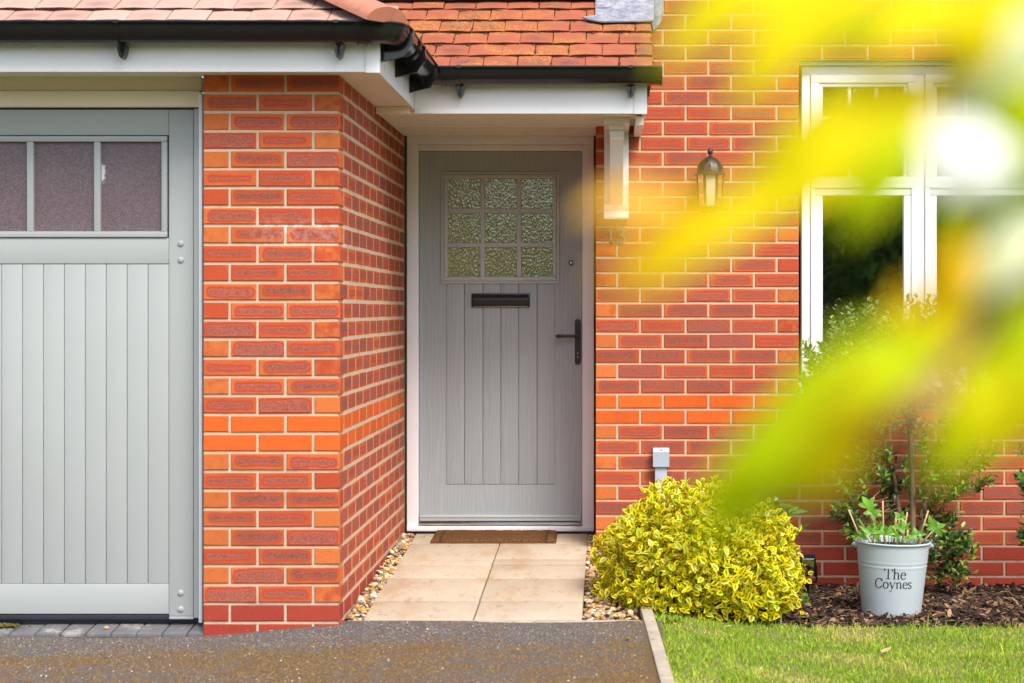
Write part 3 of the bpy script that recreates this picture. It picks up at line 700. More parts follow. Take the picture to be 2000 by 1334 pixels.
# --- fascias and soffits -----------------------------------------------------
DF, XF, DP = 6.91, -.8926, 8.171
fas = MB().box(-4.7, XF, DF, DF + .018, 2.236, 2.385, 0, .003).build('garage_fascia', M['white'], house, 30)
MB().box(XF - .05, XF + .006, DF - .006, DF + .012, 2.232, 2.385, 0, .002).build('corner_trim', M['white'], fas, 30)
MB().box(XF - .018, XF, DF + .018, DP + .018, 2.236, 2.385, 0, .003).build('side_board', M['white'], fas, 30)
MB().box(-4.7, XF - .019, DF + .0185, D1 + .05, 2.247, 2.257).box(XW - .02, XF - .019, D1 + .05, DP + .6, 2.2472, 2.2572).build('soffit', M['soffit'], fas)
for bxx in (65, 360): MB().lathe([(.006, 0), (.005, .003), (.0001, .004)], 10, 0, Matrix.Translation((PX(bxx, DF), DF, PZ(93, DF))) @ Matrix.Rotation(R(90), 4, 'X')).build('nail_cap', M['cream'], fas, 40)
for k in range(6): pass
XE2 = PX(1262, DP)
pf = MB().box(XF + .001, XE2, DP, DP + .018, PZ(222, DP), 2.375, 0, .003).build('porch_fascia', M['white'], house, 30)
MB().box(PX(1238, DP), XE2 + .004, DP - .005, DP + .012, PZ(222.6, DP), 2.375, 0, .002).build('corner_trim', M['white'], pf, 30)
MB().box(XE2 - .018, XE2 - .001, DP + .018, D2 - .002, 2.214, 2.42, 0, .003).build('side_board', M['white'], pf, 30)
MB().box(PX(1241, DP + .1), PX(1257, DP + .1), DP + .1, D2 - .003, 2.17, 2.2135, 0, .003).build('side_trim', M['soffit'], pf, 30)
for bxx in (956, 1160): MB().lathe([(.006, 0), (.005, .003), (.0001, .004)], 10, 0, Matrix.Translation((PX(bxx, DP), DP, PZ(176, DP))) @ Matrix.Rotation(R(90), 4, 'X')).build('nail_cap', M['cream'], pf, 40)
y = DP + .02; k = 0
while y < D3 - .03:
    y1 = min(y + .098, D3 - .012); xr_ = XE2 - .02 if y1 < D2 + .01 else XR - .001
    if y < D2 - .02 and y1 > D2: y1 = D2 - .001; xr_ = XE2 - .02
    MB().prism([(y + .012, 2.2225), (y + .015, 2.2200), (y1 - .003, 2.2225), (y1 - .001, 2.225), (y1 - .001, 2.238), (y + .012, 2.238)], 'x', XW + .001, xr_).build('soffit_board', M['soffit'], pf); y = y1; k += 1
MB().box(XW + .001, XE2 - .02, DP + .02, D2 + .0, 2.2385, 2.245).box(XW + .001, XR - .001, D2, D3 + .1, 2.2387, 2.245).build('soffit_backing', M['soffit'], pf)
MB().box(XW + .002, XF - .02, DP - .004, DP + .019, 2.212, 2.246, 0, .003).build('soffit_end_trim', M['cream'], pf, 30)

# --- gutter ------------------------------------------------------------------
ZL, GD, GR = 2.412, .076, .056
def fillet(pts, rads, n=7):
    out = [Vector(pts[0])]
    for i in range(1, len(pts) - 1):
        p, a, b = Vector(pts[i]), Vector(pts[i - 1]), Vector(pts[i + 1]); r = rads[i - 1]
        u, v = (a - p).normalized(), (b - p).normalized(); s0, s1 = p + u * r, p + v * r
        for k in range(n + 1):
            t = k / n; out.append((1 - t) ** 2 * s0 + 2 * t * (1 - t) * p + t * t * s1)
    return out + [Vector(pts[-1])]
def sweep(mb, pts, prof, z0=0, caps=True):
    n = len(prof); vs = []
    for i, p in enumerate(pts):
        ta = (p - pts[i - 1]).normalized() if i else None; tb = (pts[i + 1] - p).normalized() if i < len(pts) - 1 else None
        t = ((ta or tb) + (tb or ta)).normalized(); nr = Vector((t.y, -t.x)); sc = 1 / max(.5, t.dot(tb or ta))
        for o, z in prof: vs.append((p.x + nr.x * o * sc, p.y + nr.y * o * sc, z + z0))
    fs = [(i * n + k, i * n + (k + 1) % n, (i + 1) * n + (k + 1) % n, (i + 1) * n + k) for i in range(len(pts) - 1) for k in range(n)]
    if caps: fs += [tuple(range(n)), tuple(range((len(pts) - 1) * n, len(pts) * n))]
    return mb.add(vs, fs)
def gprof(ex=0.0, t=.003, lip=.004, a0=0, a1=180):
    o = []
    for k in range(13):
        a = R(lerp(a0, a1, k / 12)); o.append(((GR + ex) * math.cos(a), ZL - (GD + ex) * math.sin(a)))
    i = [((GR + ex - t) * math.cos(R(lerp(a1, a0, k / 12))), ZL - (GD + ex - t) * math.sin(R(lerp(a1, a0, k / 12)))) for k in range(13)]
    return o + i
Gx, Gf, Gp, XG2 = XF + .0625, DF - .0625, DP - .0625, PX(1291, DP - .1)
gp = fillet([(-4.75, Gf), (Gx, Gf), (Gx, Gp), (XG2, Gp)], [.09, .05])
mb = sweep(MB(), gp, gprof()); 
# rolled front lip
lp = [(GR + .002 + .005 * math.cos(a), ZL + .005 * math.sin(a)) for a in [2 * math.pi * k / 8 for k in range(8)]]
sweep(mb, gp, lp)
gut = mb.build('gutter', M['black'], house, 50, label='black half round rainwater gutter below the tiles')
cp = [(GR * 1.08 * math.cos(R(180 * k / 12)), ZL - GD * 1.05 * math.sin(R(180 * k / 12))) for k in range(13)] + [(-GR * 1.08, ZL + .004), (GR * 1.08, ZL + .004)]
sweep(MB(), [Vector((XG2 - .008, Gp)), Vector((XG2 + .006, Gp))], cp).build('stop_end', M['black'], gut, 50)
def union(c, dirv, wd):
    t = Vector(dirv); a = Vector(c); mb = MB()
    sweep(mb, [a - t * wd / 2, a + t * wd / 2], gprof(.005, .0075))
    for s in (-.5, -.17, .17, .5): sweep(mb, [a + t * (wd * s - .003), a + t * (wd * s + .003)], gprof(.008, .010))
    return mb.build('gutter_union', M['black'], gut, 50)
union((PX(712, Gf), Gf), (1, 0), .05); union((Gx, 7.30), (0, 1), .05); union((PX(876, Gp), Gp), (1, 0), .06)
def bracket(c, dirv, web=True):
    """fascia bracket: strap round the gutter, web to the board and a pointed drop under it"""
    t = Vector(dirv); a = Vector(c); nr = Vector((t.y, -t.x)); mb = MB()
    sweep(mb, [a - t * .007, a + t * .007], gprof(.004, .0065))
    sweep(mb, [a - t * .009, a + t * .009], [(GR - .006, ZL - .006), (GR + .011, ZL - .006), (GR + .011, ZL + .006), (GR - .006, ZL + .008)])
    wp = [(-.0622, ZL - .02)] + [((GR + .004) * math.cos(R(q)), ZL - (GD + .004) * math.sin(R(q))) for q in (170, 150, 130, 110, 90, 70, 55)] + [(.012, ZL - GD - .016), (-.012, ZL - GD - .04), (-.035, ZL - GD - .047), (-.0622, ZL - GD - .047)]
    sweep(mb, [a - t * (.0025 if not web else .012), a + t * (.0025 if not web else .012)], wp)
    # tapered drop
    b = a - nr * .03; zt = ZL - GD - .004
    vs = []
    for wd, z in ((.019, zt), (.016, zt - .02), (.010, zt - .042), (.003, zt - .05)):
        for s, dp in ((-1, .012), (1, .012), (1, -.03), (-1, -.03)):
            q = b + t * wd * s + nr * dp; vs.append((q.x, q.y, z))
    fs = [(i * 4 + k, i * 4 + (k + 1) % 4, i * 4 + 4 + (k + 1) % 4, i * 4 + 4 + k) for i in range(3) for k in range(4)] + [(0, 1, 2, 3), (12, 13, 14, 15)]
    mb.add(vs, fs); return mb.build('gutter_bracket', M['black'], gut, 50)
for bxx in (-190, 235, 660): bracket((PX(bxx, Gf), Gf), (1, 0), False)
for bxx in (898, 1232): bracket((PX(bxx, Gp), Gp), (1, 0), False)
def web(yc):
    """wide angle bracket under the gutter along the garage's side"""
    mb = MB(); wp = [(-.0615, ZL - .02)] + [((GR + .007) * math.cos(R(q)), ZL - (GD + .006) * math.sin(R(q))) for q in (165, 140, 115, 90, 65, 40, 15)] + [(GR + .012, ZL - .05), (GR + .006, ZL - GD * .8), (.03, ZL - GD - .03), (-.0615, ZL - GD - .052)]
    sweep(mb, [Vector((Gx, yc - .012)), Vector((Gx, yc + .012))], wp); sweep(mb, [Vector((Gx, yc - .016)), Vector((Gx, yc + .016))], gprof(.010, .012))
    mb.build('gutter_bracket', M['black'], gut, 50)
for q in (6.985, 7.45, 7.98): web(q)

# --- roofs -------------------------------------------------------------------
TW = .1545
TV = []
def tile_mesh(seed, wd, mt):
    rn = random.Random(seed); n = 6; L, T = .20, .016; vs = []; fs = []; mi = []
    cam_ = rn.uniform(.0015, .004); sk = rn.uniform(-.004, .004)
    for lay_ in (0, 1):
        for j in (0, 1):
            for i in range(n + 1):
                u = i / n * 2 - 1; z = -cam_ * u * u + (0 if lay_ == 0 else -T) + (rn.uniform(-.0007, .0007) if j == 0 else 0)
                vs.append((u * wd / 2, (0 if j == 0 else L) + (sk * u + rn.uniform(-.0012, .0012) if j == 0 else 0), z))
    m = n + 1
    for i in range(n):
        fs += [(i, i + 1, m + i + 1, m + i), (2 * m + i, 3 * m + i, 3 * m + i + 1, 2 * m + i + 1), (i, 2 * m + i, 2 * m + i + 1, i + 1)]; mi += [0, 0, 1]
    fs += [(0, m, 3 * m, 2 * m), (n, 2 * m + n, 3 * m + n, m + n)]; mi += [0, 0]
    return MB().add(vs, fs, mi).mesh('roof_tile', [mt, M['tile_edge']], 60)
TMS = {k: [tile_mesh(i, TW - .004, M[k]) for i in range(8)] for k in ('tile', 'tile_sky_sheen')}
# porch roof
py0, pz0, run, rise = 8.085, PZ(131, 8.085) , .118, .0735
pitch = math.atan2(rise, run)
mb = MB().add([(-1.7, py0 + .02, pz0 - .028), (.19, py0 + .02, pz0 - .028), (.19, 8.82, pz0 - .028 + .715 * rise / run), (-1.7, 8.82, pz0 - .028 + .715 * rise / run)], [(0, 1, 2, 3)])
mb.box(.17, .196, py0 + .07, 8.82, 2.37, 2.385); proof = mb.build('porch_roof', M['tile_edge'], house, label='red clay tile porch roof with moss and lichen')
mossy = MB()
for i in range(7):
    y, z = py0 + run * i, pz0 + rise * i
    x = .200 - TW / 2 - (TW / 2 if i % 2 else 0)
    if i % 2:
        m_ = tile_mesh(50 + i, TW / 2 - .004, M['tile']); link('roof_tile', m_, proof, Matrix.Translation((.200 - TW / 4, y, z)) @ Matrix.Rotation(pitch - R(4), 4, 'X'))
    while x > -1.22:
        dz = random.uniform(-.0015, .0015)
        if not (i >= 6 and x > -.02):
            link('roof_tile', random.choice(TMS['tile']), proof, Matrix.Translation((x + random.uniform(-.001, .001), y + random.uniform(-.004, .004), z + dz)) @ Matrix.Rotation(pitch - R(4) + random.gauss(0, .008), 4, 'X') @ Matrix.Rotation(random.gauss(0, .006), 4, 'Z'))
        for _ in range(11):
            xx_ = x + random.uniform(-.5, .5) * TW; s = random.uniform(.0025, .006) * (1.4 if random.random() < .12 else 1)
            zz = z - .013 - random.uniform(0, .006); yy_ = y + random.uniform(-.004, .008)
            mossy.add(IV, IF, 0, Matrix.Translation((xx_, yy_, zz)) @ Matrix.Diagonal((s * 1.6, s, s * .8, 1)))
        if random.random() < .4:
            for q in range(5):
                t = random.random(); s = random.uniform(.003, .006)
                mossy.add(IV, IF, 0, Matrix.Translation((x + TW / 2 + random.uniform(-.003, .003), y + .07 * t, z + .002 + .07 * t * math.tan(pitch - R(4)))) @ Matrix.Diagonal((s * .8, s * 1.5, s * .7, 1)))
        x -= TW
mossy.build('moss', M['moss'], proof, 'all', fix=False, kind='stuff')
# lead flashing where the porch roof meets the wall
def slope_z(y): return pz0 + (y - py0) * rise / run
def ptz(px, py):  # point of a photo pixel on the roof plane, lifted a little
    k = (VY - py) / F; s = rise / run
    y = (pz0 - s * py0 - H) / (k - s); return Vector((PX(px, y), y, H + k * y))
lap = [ptz(a, b) for a, b in ((1137, 37), (1150, 42), (1175, 46), (1240, 45), (1277, 44), (1277, -30), (1163, -30), (1163, 34), (1150, 36))]
mb = MB(); n = len(lap); up = Vector((0, -.4, .9)) * .012
mb.add([p + up for p in lap] + [p + up * .4 for p in lap], [tuple(range(n)), tuple(range(n, 2 * n))[::-1]] + [(i, (i + 1) % n, n + (i + 1) % n, n + i) for i in range(n)])
lf = mb.build('lead_flashing', M['lead'], proof, 40)
wp = [P(a, b, D2 - .012) for a, b in ((1163, -40), (1297, -40), (1296, 20), (1292, 40), (1284, 53), (1276, 60), (1272, 30), (1163, 20))]
mb = MB(); n = len(wp)
mb.add(wp + [p + Vector((0, .012, 0)) for p in wp], [tuple(range(n)), tuple(range(n, 2 * n))[::-1]] + [(i, (i + 1) % n, n + (i + 1) % n, n + i) for i in range(n)]); mb.build('wall_flashing', M['lead'], proof, 30)
mb = MB(); q0 = [ptz(a, b) for a, b in ((700, 3.5), (1163, 2.5), (1163, -30), (700, -30))]
mb.add([p + up * 1.4 for p in q0] + [p + up * .8 for p in q0], [(0, 1, 2, 3), (7, 6, 5, 4), (0, 4, 5, 1), (1, 5, 6, 2), (2, 6, 7, 3), (3, 7, 4, 0)]); mb.build('lead_flashing', M['lead'], proof, 30)
pw = [ptz(a, b) for a, b in ((1166, -30), (1206, -30), (1204, 8), (1199, 16), (1190, 21), (1166, 22))]; mb = MB(); n = len(pw)
mb.add([p + up * 1.6 for p in pw] + [p + up for p in pw], [tuple(range(n)), tuple(range(n, 2 * n))[::-1]] + [(i, (i + 1) % n, n + (i + 1) % n, n + i) for i in range(n)]); mb.build('lead_patch', M['lead'], proof, 30)

# garage hip roof
gy0, gz0, grise = 6.835, PZ(38.5, 6.835), .0655
gp_ = math.atan2(grise, run); hx0, hy0 = -.845, 6.845
tz = lambda y: gz0 + (y - gy0) * grise / run
mb = MB().add([(-4.8, gy0 + .02, tz(gy0) - .03), (hx0, gy0 + .02, tz(gy0) - .03), (hx0 - 1.6, gy0 + 1.62, tz(gy0 + 1.6) - .03), (-4.8, gy0 + 1.62, tz(gy0 + 1.6) - .03),
               (hx0, 9.3, tz(gy0) - .03), (hx0 - 1.6, 9.3, tz(gy0 + 1.6) - .03)], [(0, 1, 2, 3), (1, 4, 5, 2)])
groof = mb.build('garage_roof', M['tile_edge'], house, label='hipped clay tile garage roof with pale sky sheen in its colour')
for i in range(6):
    y, z = gy0 + run * i, tz(gy0 + run * i); x = PX(20 / 2000 * 700 + 40, gy0) - 20 * TW + (TW / 2 if i % 2 else 0)
    while x < hx0 - run * i + .0:
        if x > -3.3 or i < 3:
            wd = TW; xr_ = hx0 - (run * i) + .02
            if x + TW / 2 > xr_:
                wd = xr_ - (x - TW / 2)
                if wd < .03: break
                m_ = tile_mesh(90 + i, wd - .004, M['tile_sky_sheen']); link('roof_tile', m_, groof, Matrix.Translation((x - TW / 2 + wd / 2, y, z)) @ Matrix.Rotation(gp_ - R(4), 4, 'X')); break
            link('roof_tile', random.choice(TMS['tile_sky_sheen']), groof, Matrix.Translation((x, y + random.uniform(-.003, .003), z + random.uniform(-.001, .002))) @ Matrix.Rotation(gp_ - R(4) + random.gauss(0, .008), 4, 'X') @ Matrix.Rotation(random.gauss(0, .006), 4, 'Z'))
        x += TW
# half round hip tiles up the 45 degree hip
hd = Vector((-1, 1, grise / run)).normalized()
st0 = Vector((PX(757, 6.80), 6.80, PZ(38, 6.80)))
sidev = Vector((1, 1, 0)).normalized(); upv = hd.cross(sidev); upv = upv if upv.z > 0 else -upv
for j in range(3):
    o = st0 + hd * (.40 * j - .0) + upv * .004 * j; prof = []
    vs = []; m = 13; r0, r1 = (.098, .090)
    for (s, r_) in ((0, r0), (.43, r1)):
        for k in range(m):
            a = math.pi * k / (m - 1); vs.append(o + hd * s + sidev * r_ * math.cos(a) + upv * r_ * .62 * math.sin(a) - upv * .012)
    fs = [(k, k + 1, m + k + 1, m + k) for k in range(m - 1)] + [tuple(range(m)), tuple(range(m, 2 * m))]
    MB().add(vs, fs).build('hip_tile', M['hip_clay'], groof, 35)

# --- gallows bracket under the canopy -----------------------------------------
cb0, cb1 = PX(1180, 8.70), PX(1228, 8.70); cm = (cb0 + cb1) / 2; hwid = (cb1 - cb0) / 2
mb = MB(); mb.box(cb0, cb1, D2 - .055, D2 - .001, PZ(402, D2), 2.2275, 0, .004)
br_ = mb.build('canopy_bracket', M['white'], house, 30, label='white moulded bracket under the right end of the porch canopy')
tp = .05 / 2
mb = MB(); prof = [(D2 - .055, 2.19), (D2 - .40, 2.19), (D2 - .40, 2.12), (D2 - .385, 2.11), (D2 - .33, 2.06)]
prof += [(D2 - lerp(.33, .075, t / 8) , lerp(2.06, 1.835, (t / 8) ** .75)) for t in range(1, 9)] + [(D2 - .055, 1.835)]
mb.prism(prof, 'x', cm - .031, cm + .031); mb.build('corbel', M['white'], br_, 35)
MB().box(cb0 - .002, cb1 + .002, D2 - .43, D2 - .002, 2.19, 2.2272, 0, .004).build('top_block', M['white'], br_, 30)
mb = MB(); pr = [(D2 - .001, 1.762), (D2 - .085, 1.762), (D2 - .088, 1.772), (D2 - .080, 1.786), (D2 - .070, 1.80), (D2 - .074, 1.822), (D2 - .074, 1.834), (D2 - .001, 1.834)]
mb.prism(pr, 'x', cb0 - .001, cb1 + .001); mb.build('foot_moulding', M['white'], br_, 35)
MB().box(cm - .034, cm + .034, D2 - .425, D2 - .06, 2.165, 2.189, 0, .003).box(cm - .034, cm + .034, D2 - .41, D2 - .06, 2.135, 2.160, 0, .003).build('neck_block', M['white'], br_, 30)

# ------------------------------------------------------------------ things on the wall
def stroke(mb, pts, thin, thick, fn, n=6, closed=False, flat=False):
    """broad pen stroke through pts; fn maps (x, y, lift) to the world"""
    pts = [Vector(p) for p in pts]
    if len(pts) > 2:
        q = []
        N = len(pts)
        for i in range(N - (0 if closed else 1)):
            p0 = pts[(i - 1) % N] if closed else pts[max(i - 1, 0)]; p1 = pts[i % N]; p2 = pts[(i + 1) % N]; p3 = pts[(i + 2) % N] if closed else pts[min(i + 2, N - 1)]
            for k in range(n):
                t = k / n; q.append(.5 * ((2 * p1) + (-p0 + p2) * t + (2 * p0 - 5 * p1 + 4 * p2 - p3) * t * t + (-p0 + 3 * p1 - 3 * p2 + p3) * t ** 3))
        q.append(pts[0] if closed else pts[-1]); pts = q
    L, Rr = [], []
    for i, p in enumerate(pts):
        a = pts[max(i - 1, 0)]; b = pts[min(i + 1, len(pts) - 1)]
        if closed and i in (0, len(pts) - 1): a, b = pts[-2], pts[1]
        t = (b - a).normalized(); wd = (thick if flat else lerp(thin, thick, abs(t.y) ** 1.3)) / 2; nn = Vector((-t.y, t.x))
        L.append(p + nn * wd); Rr.append(p - nn * wd)
    vs = [fn(p.x, p.y, 1) for p in L] + [fn(p.x, p.y, 1) for p in Rr] + [fn(p.x, p.y, 0) for p in L] + [fn(p.x, p.y, 0) for p in Rr]
    m = len(L); fs = []
    for i in range(m - 1): fs += [(i, i + 1, m + i + 1, m + i), (i, 2 * m + i, 2 * m + i + 1, i + 1), (m + i, m + i + 1, 3 * m + i + 1, 3 * m + i)]
    fs += [(0, m, 3 * m, 2 * m), (m - 1, 3 * m - 1, 4 * m - 1, 2 * m - 1)]
    mb.add(vs, fs)

hn = thing('house_number', P(1203, 475, D2), 'small metal number 13 fixed to the brick beside the front door', 'house number')
def nf(px):
    x0, z0 = PX(px, D2), PZ(475, D2)
    return lambda x, y, l: (x0 + x * .072, D2 - (.006 if l else 0.0), z0 + y * .072)
mb = MB(); stroke(mb, [(.16, 0), (.16, 1)], .14, .14, nf(1189), flat=True); stroke(mb, [(.0, .86), (.16, .97)], .1, .1, nf(1189), flat=True); stroke(mb, [(.02, .03), (.30, .03)], .07, .07, nf(1189), flat=True); mb.build('digit_one', M['steel'], hn)
mb = MB(); stroke(mb, [(.02, .82), (.14, .97), (.34, .98), (.46, .84), (.42, .64), (.24, .55), (.44, .46), (.52, .26), (.42, .06), (.22, 0), (.04, .1), (.0, .26)], .13, .13, nf(1205), flat=True); mb.build('digit_three', M['steel'], hn)

# lantern
LX, LD = PX(1387, D2 - .1), D2 - .105
lan = thing('wall_lantern', (LX, D2, PZ(420, D2)), 'black dome topped wall lantern with clear panes on the brickwork', 'lantern')
T = lambda z: Matrix.Translation((LX, LD, z))
zb = PZ(341, LD); sc_ = LD / F
mb = MB(); dome = [(31.5, -1.5), (31.5, 0), (27, 4), (26.5, 8), (24.5, 16), (20, 24), (13, 31), (5.5, 35), (4, 36.5), (3.6, 39), (5, 41), (5.6, 44), (4.6, 48), (2.4, 51), (.05, 52)]
mb.lathe([(r * sc_, z * sc_) for r, z in dome] , 12, 0, T(zb)).lathe([(31.4 * sc_, -1.5 * sc_), (.01, -1.4 * sc_)], 12, 0, T(zb)); mb.build('dome', M['black_iron'], lan, 25)
bh = 62 * sc_
mb = MB(); mb.lathe([(.02, -.012), (22 * sc_, -.012), (25 * sc_, -.004), (25 * sc_, .004), (.01, .004)], 6, 0, T(zb - bh - .004) @ Matrix.Rotation(R(0), 4, 'Z')).lathe([(.001, -.03), (.008, -.024), (.010, -.014), (.02, -.012)], 12, 0, T(zb - bh - .004)); mb.build('base', M['black_iron'], lan, 25)
mb = MB()
for k in range(6):
    a = R(60 * k); p = Vector((LX + 22 * sc_ * math.cos(a), LD + 22 * sc_ * math.sin(a), 0)); p2 = Vector((LX + 25.5 * sc_ * math.cos(a), LD + 25.5 * sc_ * math.sin(a), 0))
    mb.tube([(p.x, p.y, zb - bh), (p2.x, p2.y, zb)], .0055, 6)
mb.build('cage', M['black_iron'], lan, 40)
for k in range(6):
    a, b = R(60 * k + 8), R(60 * k + 52); r0, r1 = 21 * sc_, 24.5 * sc_
    q = [(LX + r0 * math.cos(a), LD + r0 * math.sin(a), zb - bh), (LX + r0 * math.cos(b), LD + r0 * math.sin(b), zb - bh), (LX + r1 * math.cos(b), LD + r1 * math.sin(b), zb), (LX + r1 * math.cos(a), LD + r1 * math.sin(a), zb)]
    MB().add(q, [(0, 1, 2, 3)]).build('pane', M['lamp_glass'], lan)
MB().lathe([(.012, 0), (.014, .03), (.022, .05), (.024, .07), (.016, .09), (.001, .096)], 12, 0, T(zb - bh)).build('bulb', M['white'], lan, True)
mb = MB(); mb.box(LX - .035, LX + .035, D2 - .016, D2 + .0, zb - bh - .03, zb + .01, 0, .006).tube([(LX, D2 - .01, zb - .06 - bh * .5), (LX, D2 - .06, zb - bh - .04), (LX, LD, zb - bh - .03)], .007, 8); mb.build('back_plate', M['black_iron'], lan, 30)

# conduit cover
cbx = thing('conduit_box', P(1290, 1010, D2), 'grey plastic cable box with flat conduit on the wall above the bush', 'conduit')
d = D2
mb = MB(); q0, q1 = PX(1275, d), PX(1306.5, d); za, zb2 = PZ(910, d), PZ(874, d)
mb.prism([(d, za), (d - .055, za), (d - .055, zb2 - .018), (d - .042, zb2), (d, zb2)], 'x', q0, q1); mb.build('cover', M['grey_box'], cbx, 30)
MB().box(PX(1279, d), PX(1302, d), d - .042, d, -.05, za + .002, 0, .003).build('conduit', M['grey_box'], cbx, 30)
MB().tube([(PX(1291, d), d - .047, PZ(878, d)), (PX(1291, d), d - .052, PZ(878, d))], .004, 10).build('screw', M['steel'], cbx)

# garden spotlight
spx, spd = PX(1576, 8.45), 8.45
sp = thing('garden_spotlight', (spx, spd, bed_z(spx, spd)), 'black square garden spotlight standing in the bark by the wall', 'spotlight')
mb = MB(); zq0, zq1 = PZ(1127, spd), PZ(1081, spd)
mb.prism([(spd - .05, zq0 + .01), (spd - .055, zq1 - .02), (spd - .035, zq1), (spd + .03, zq1 - .005), (spd + .04, zq0 + .03), (spd + .01, zq0)], 'x', PX(1560, spd), PX(1591, spd)); mb.build('housing', M['black'], sp, 30)
MB().box(PX(1563, spd), PX(1588, spd), spd - .060, spd - .05, zq0 + .018, zq1 - .016, 0, .003).build('lens', M['glass'], sp)
mb = MB(); mb.box(spx - .05, spx - .043, spd - .03, spd + .02, zq0 - .015, zq0 + .06, 0, .002).box(spx + .040, spx + .047, spd - .03, spd + .02, zq0 - .015, zq0 + .06, 0, .002).box(spx - .05, spx + .047, spd - .03, spd + .02, zq0 - .022, zq0 - .014).tube([(spx, spd, zq0 - .015), (spx, spd, bed_z(spx, spd) - .02)], .012, 8); mb.build('stake', M['black'], sp, 30)
MB().tube([(PX(1583, spd), spd - .064, zq0 + .012), (PX(1583, spd), spd - .058, zq0 + .012)], .008, 10).build('knob', M['steel'], sp)

# doormat
DMy0, DMy1 = 8.965, 9.245; mx0, mx1 = PX(841, 8.98), PX(1086, 8.98)
mcx, mcy = (mx0 + mx1) / 2, (DMy0 + DMy1) / 2
mb = MB(); nx, ny = 110, 46
hx_, hy_ = (mx1 - mx0) / 2, (DMy1 - DMy0) / 2
vs = []
for j in range(ny + 1):
    for i in range(nx + 1):
        u, v = i / nx * 2 - 1, j / ny * 2 - 1; ed = min(1, (1 - abs(u)) * 30, (1 - abs(v)) * 16)
        vs.append((u * hx_ + random.uniform(-.002, .002), v * hy_ + random.uniform(-.002, .002), (.020 * ed ** .5 + random.uniform(-.0025, .0025) * (ed > 0)) + v * hy_ * .0455))
mb.add(vs, [(j * (nx + 1) + i, j * (nx + 1) + i + 1, (j + 1) * (nx + 1) + i + 1, (j + 1) * (nx + 1) + i) for j in range(ny) for i in range(nx)])
link('doormat', mb.mesh('doormat', M['coir'], 'all'), None, Matrix.Translation((mcx, mcy, path_z(mcy) + .004)), label='brown coir doormat lying at the front door threshold', category='doormat')

# ------------------------------------------------------------------ bucket with lettering
bd_ = 7.885; bxc = PX(1740.5, bd_); bz = bed_z(bxc, bd_) + .012
HB = PZ(1057, bd_) - bz; RB, RT = .1285, .160
bk = thing('bucket', (bxc, bd_, bz), 'pale grey metal bucket lettered The Coynes standing on the bark', 'bucket')
Mb = Matrix.Translation((bxc, bd_, bz)) @ Matrix.Rotation(R(1.4), 4, 'Y')
rz = lambda z: lerp(RB, RT, z / HB)
pr = [(.001, .006), (RB - .004, .006), (RB - .001, .0), (RB + .001, .004)]
for i in range(1, 60):
    z = HB * i / 60; r = rz(z)
    for zc, am in ((.690, .0030), (.715, -.0016), (.74, .0030)): r += am * math.exp(-((z / HB - zc) / .007) ** 2)
    pr.append((r, z))
pr += [(RT, HB - .004)] + [(RT + .003 + .005 * math.cos(a), HB + .005 * math.sin(a)) for a in [R(-120 + 40 * k) for k in range(8)]] + [(RT - .003, HB - .004), (rz(.6 * HB) - .002, .6 * HB), (.001, .6 * HB)]
mb = MB().lathe(pr, 64, 0, Mb); mb.build('shell', M['bucket'], bk, 50)
MB().lathe([(rz(.93 * HB) - .003, .93 * HB), (.08, .945 * HB), (.001, .95 * HB)], 32, 0, Mb).build('compost', M['soil'], bk, 'all')
for s in (-1, 1):
    q = [(s * (RT - .002), 0, HB - .016), (s * (RT + .008), 0, HB - .015), (s * (RT + .014), 0, HB - .017)]
    mb = MB().tube([Mb @ Vector(p) for p in q], [.014, .012, .008], 12); mb.tube([Mb @ Vector((s * (RT + .013), 0, HB - .017)), Mb @ Vector((s * (RT + .02), 0, HB - .02))], [.009, .004], 10); mb.build('handle_ear', M['bucket'], bk, 40)
hp = []
for k in range(25):
    a = math.pi * k / 24; hp.append(Mb @ Vector((-(RT + .016) * math.cos(a), .172 * math.sin(a) , HB - .02 - .075 * math.sin(a))))
MB().tube(hp, .0022, 6).build('handle', M['steel'], bk, True)
GLY = {
 'T': (.60, [[(.30, .0), (.30, .68)], [(.03, .66), (.57, .66)], [(.16, .012), (.44, .012)], [(.045, .67), (.03, .54)], [(.555, .67), (.57, .54)]]),
 'h': (.50, [[(.11, 0), (.11, .72)], [(.02, .69), (.11, .71)], [(.11, .34), (.18, .42), (.27, .45), (.355, .40), (.375, .28), (.375, 0)], [(.03, .012), (.19, .012)], [(.29, .012), (.46, .012)]]),
 'e': (.42, [[(.06, .265), (.365, .265)], [(.365, .265), (.34, .38), (.27, .44), (.19, .445), (.10, .39), (.055, .28), (.055, .18), (.10, .07), (.19, .005), (.28, .01), (.375, .09)]]),
 'C': (.62, [[(.55, .52), (.48, .63), (.35, .685), (.21, .64), (.10, .52), (.06, .34), (.10, .16), (.21, .03), (.35, -.01), (.48, .04), (.57, .16)], [(.555, .67), (.555, .50)]]),
 'o': (.47, [[(.225, .445), (.10, .38), (.055, .22), (.10, .06), (.225, -.005), (.35, .06), (.395, .22), (.35, .38)]]),
 'y': (.46, [[(.07, .44), (.235, .03)], [(.40, .44), (.235, .03), (.16, -.16), (.08, -.215), (.03, -.19)], [(.0, .436), (.15, .436)], [(.31, .436), (.47, .436)]]),
 'n': (.50, [[(.11, 0), (.11, .43)], [(.02, .415), (.11, .43)], [(.11, .34), (.18, .42), (.27, .45), (.355, .40), (.375, .28), (.375, 0)], [(.03, .012), (.19, .012)], [(.29, .012), (.46, .012)]]),
 's': (.34, [[(.275, .36), (.22, .435), (.13, .44), (.065, .37), (.085, .28), (.17, .225), (.265, .155), (.275, .07), (.20, .0), (.11, .0), (.045, .08)]])}
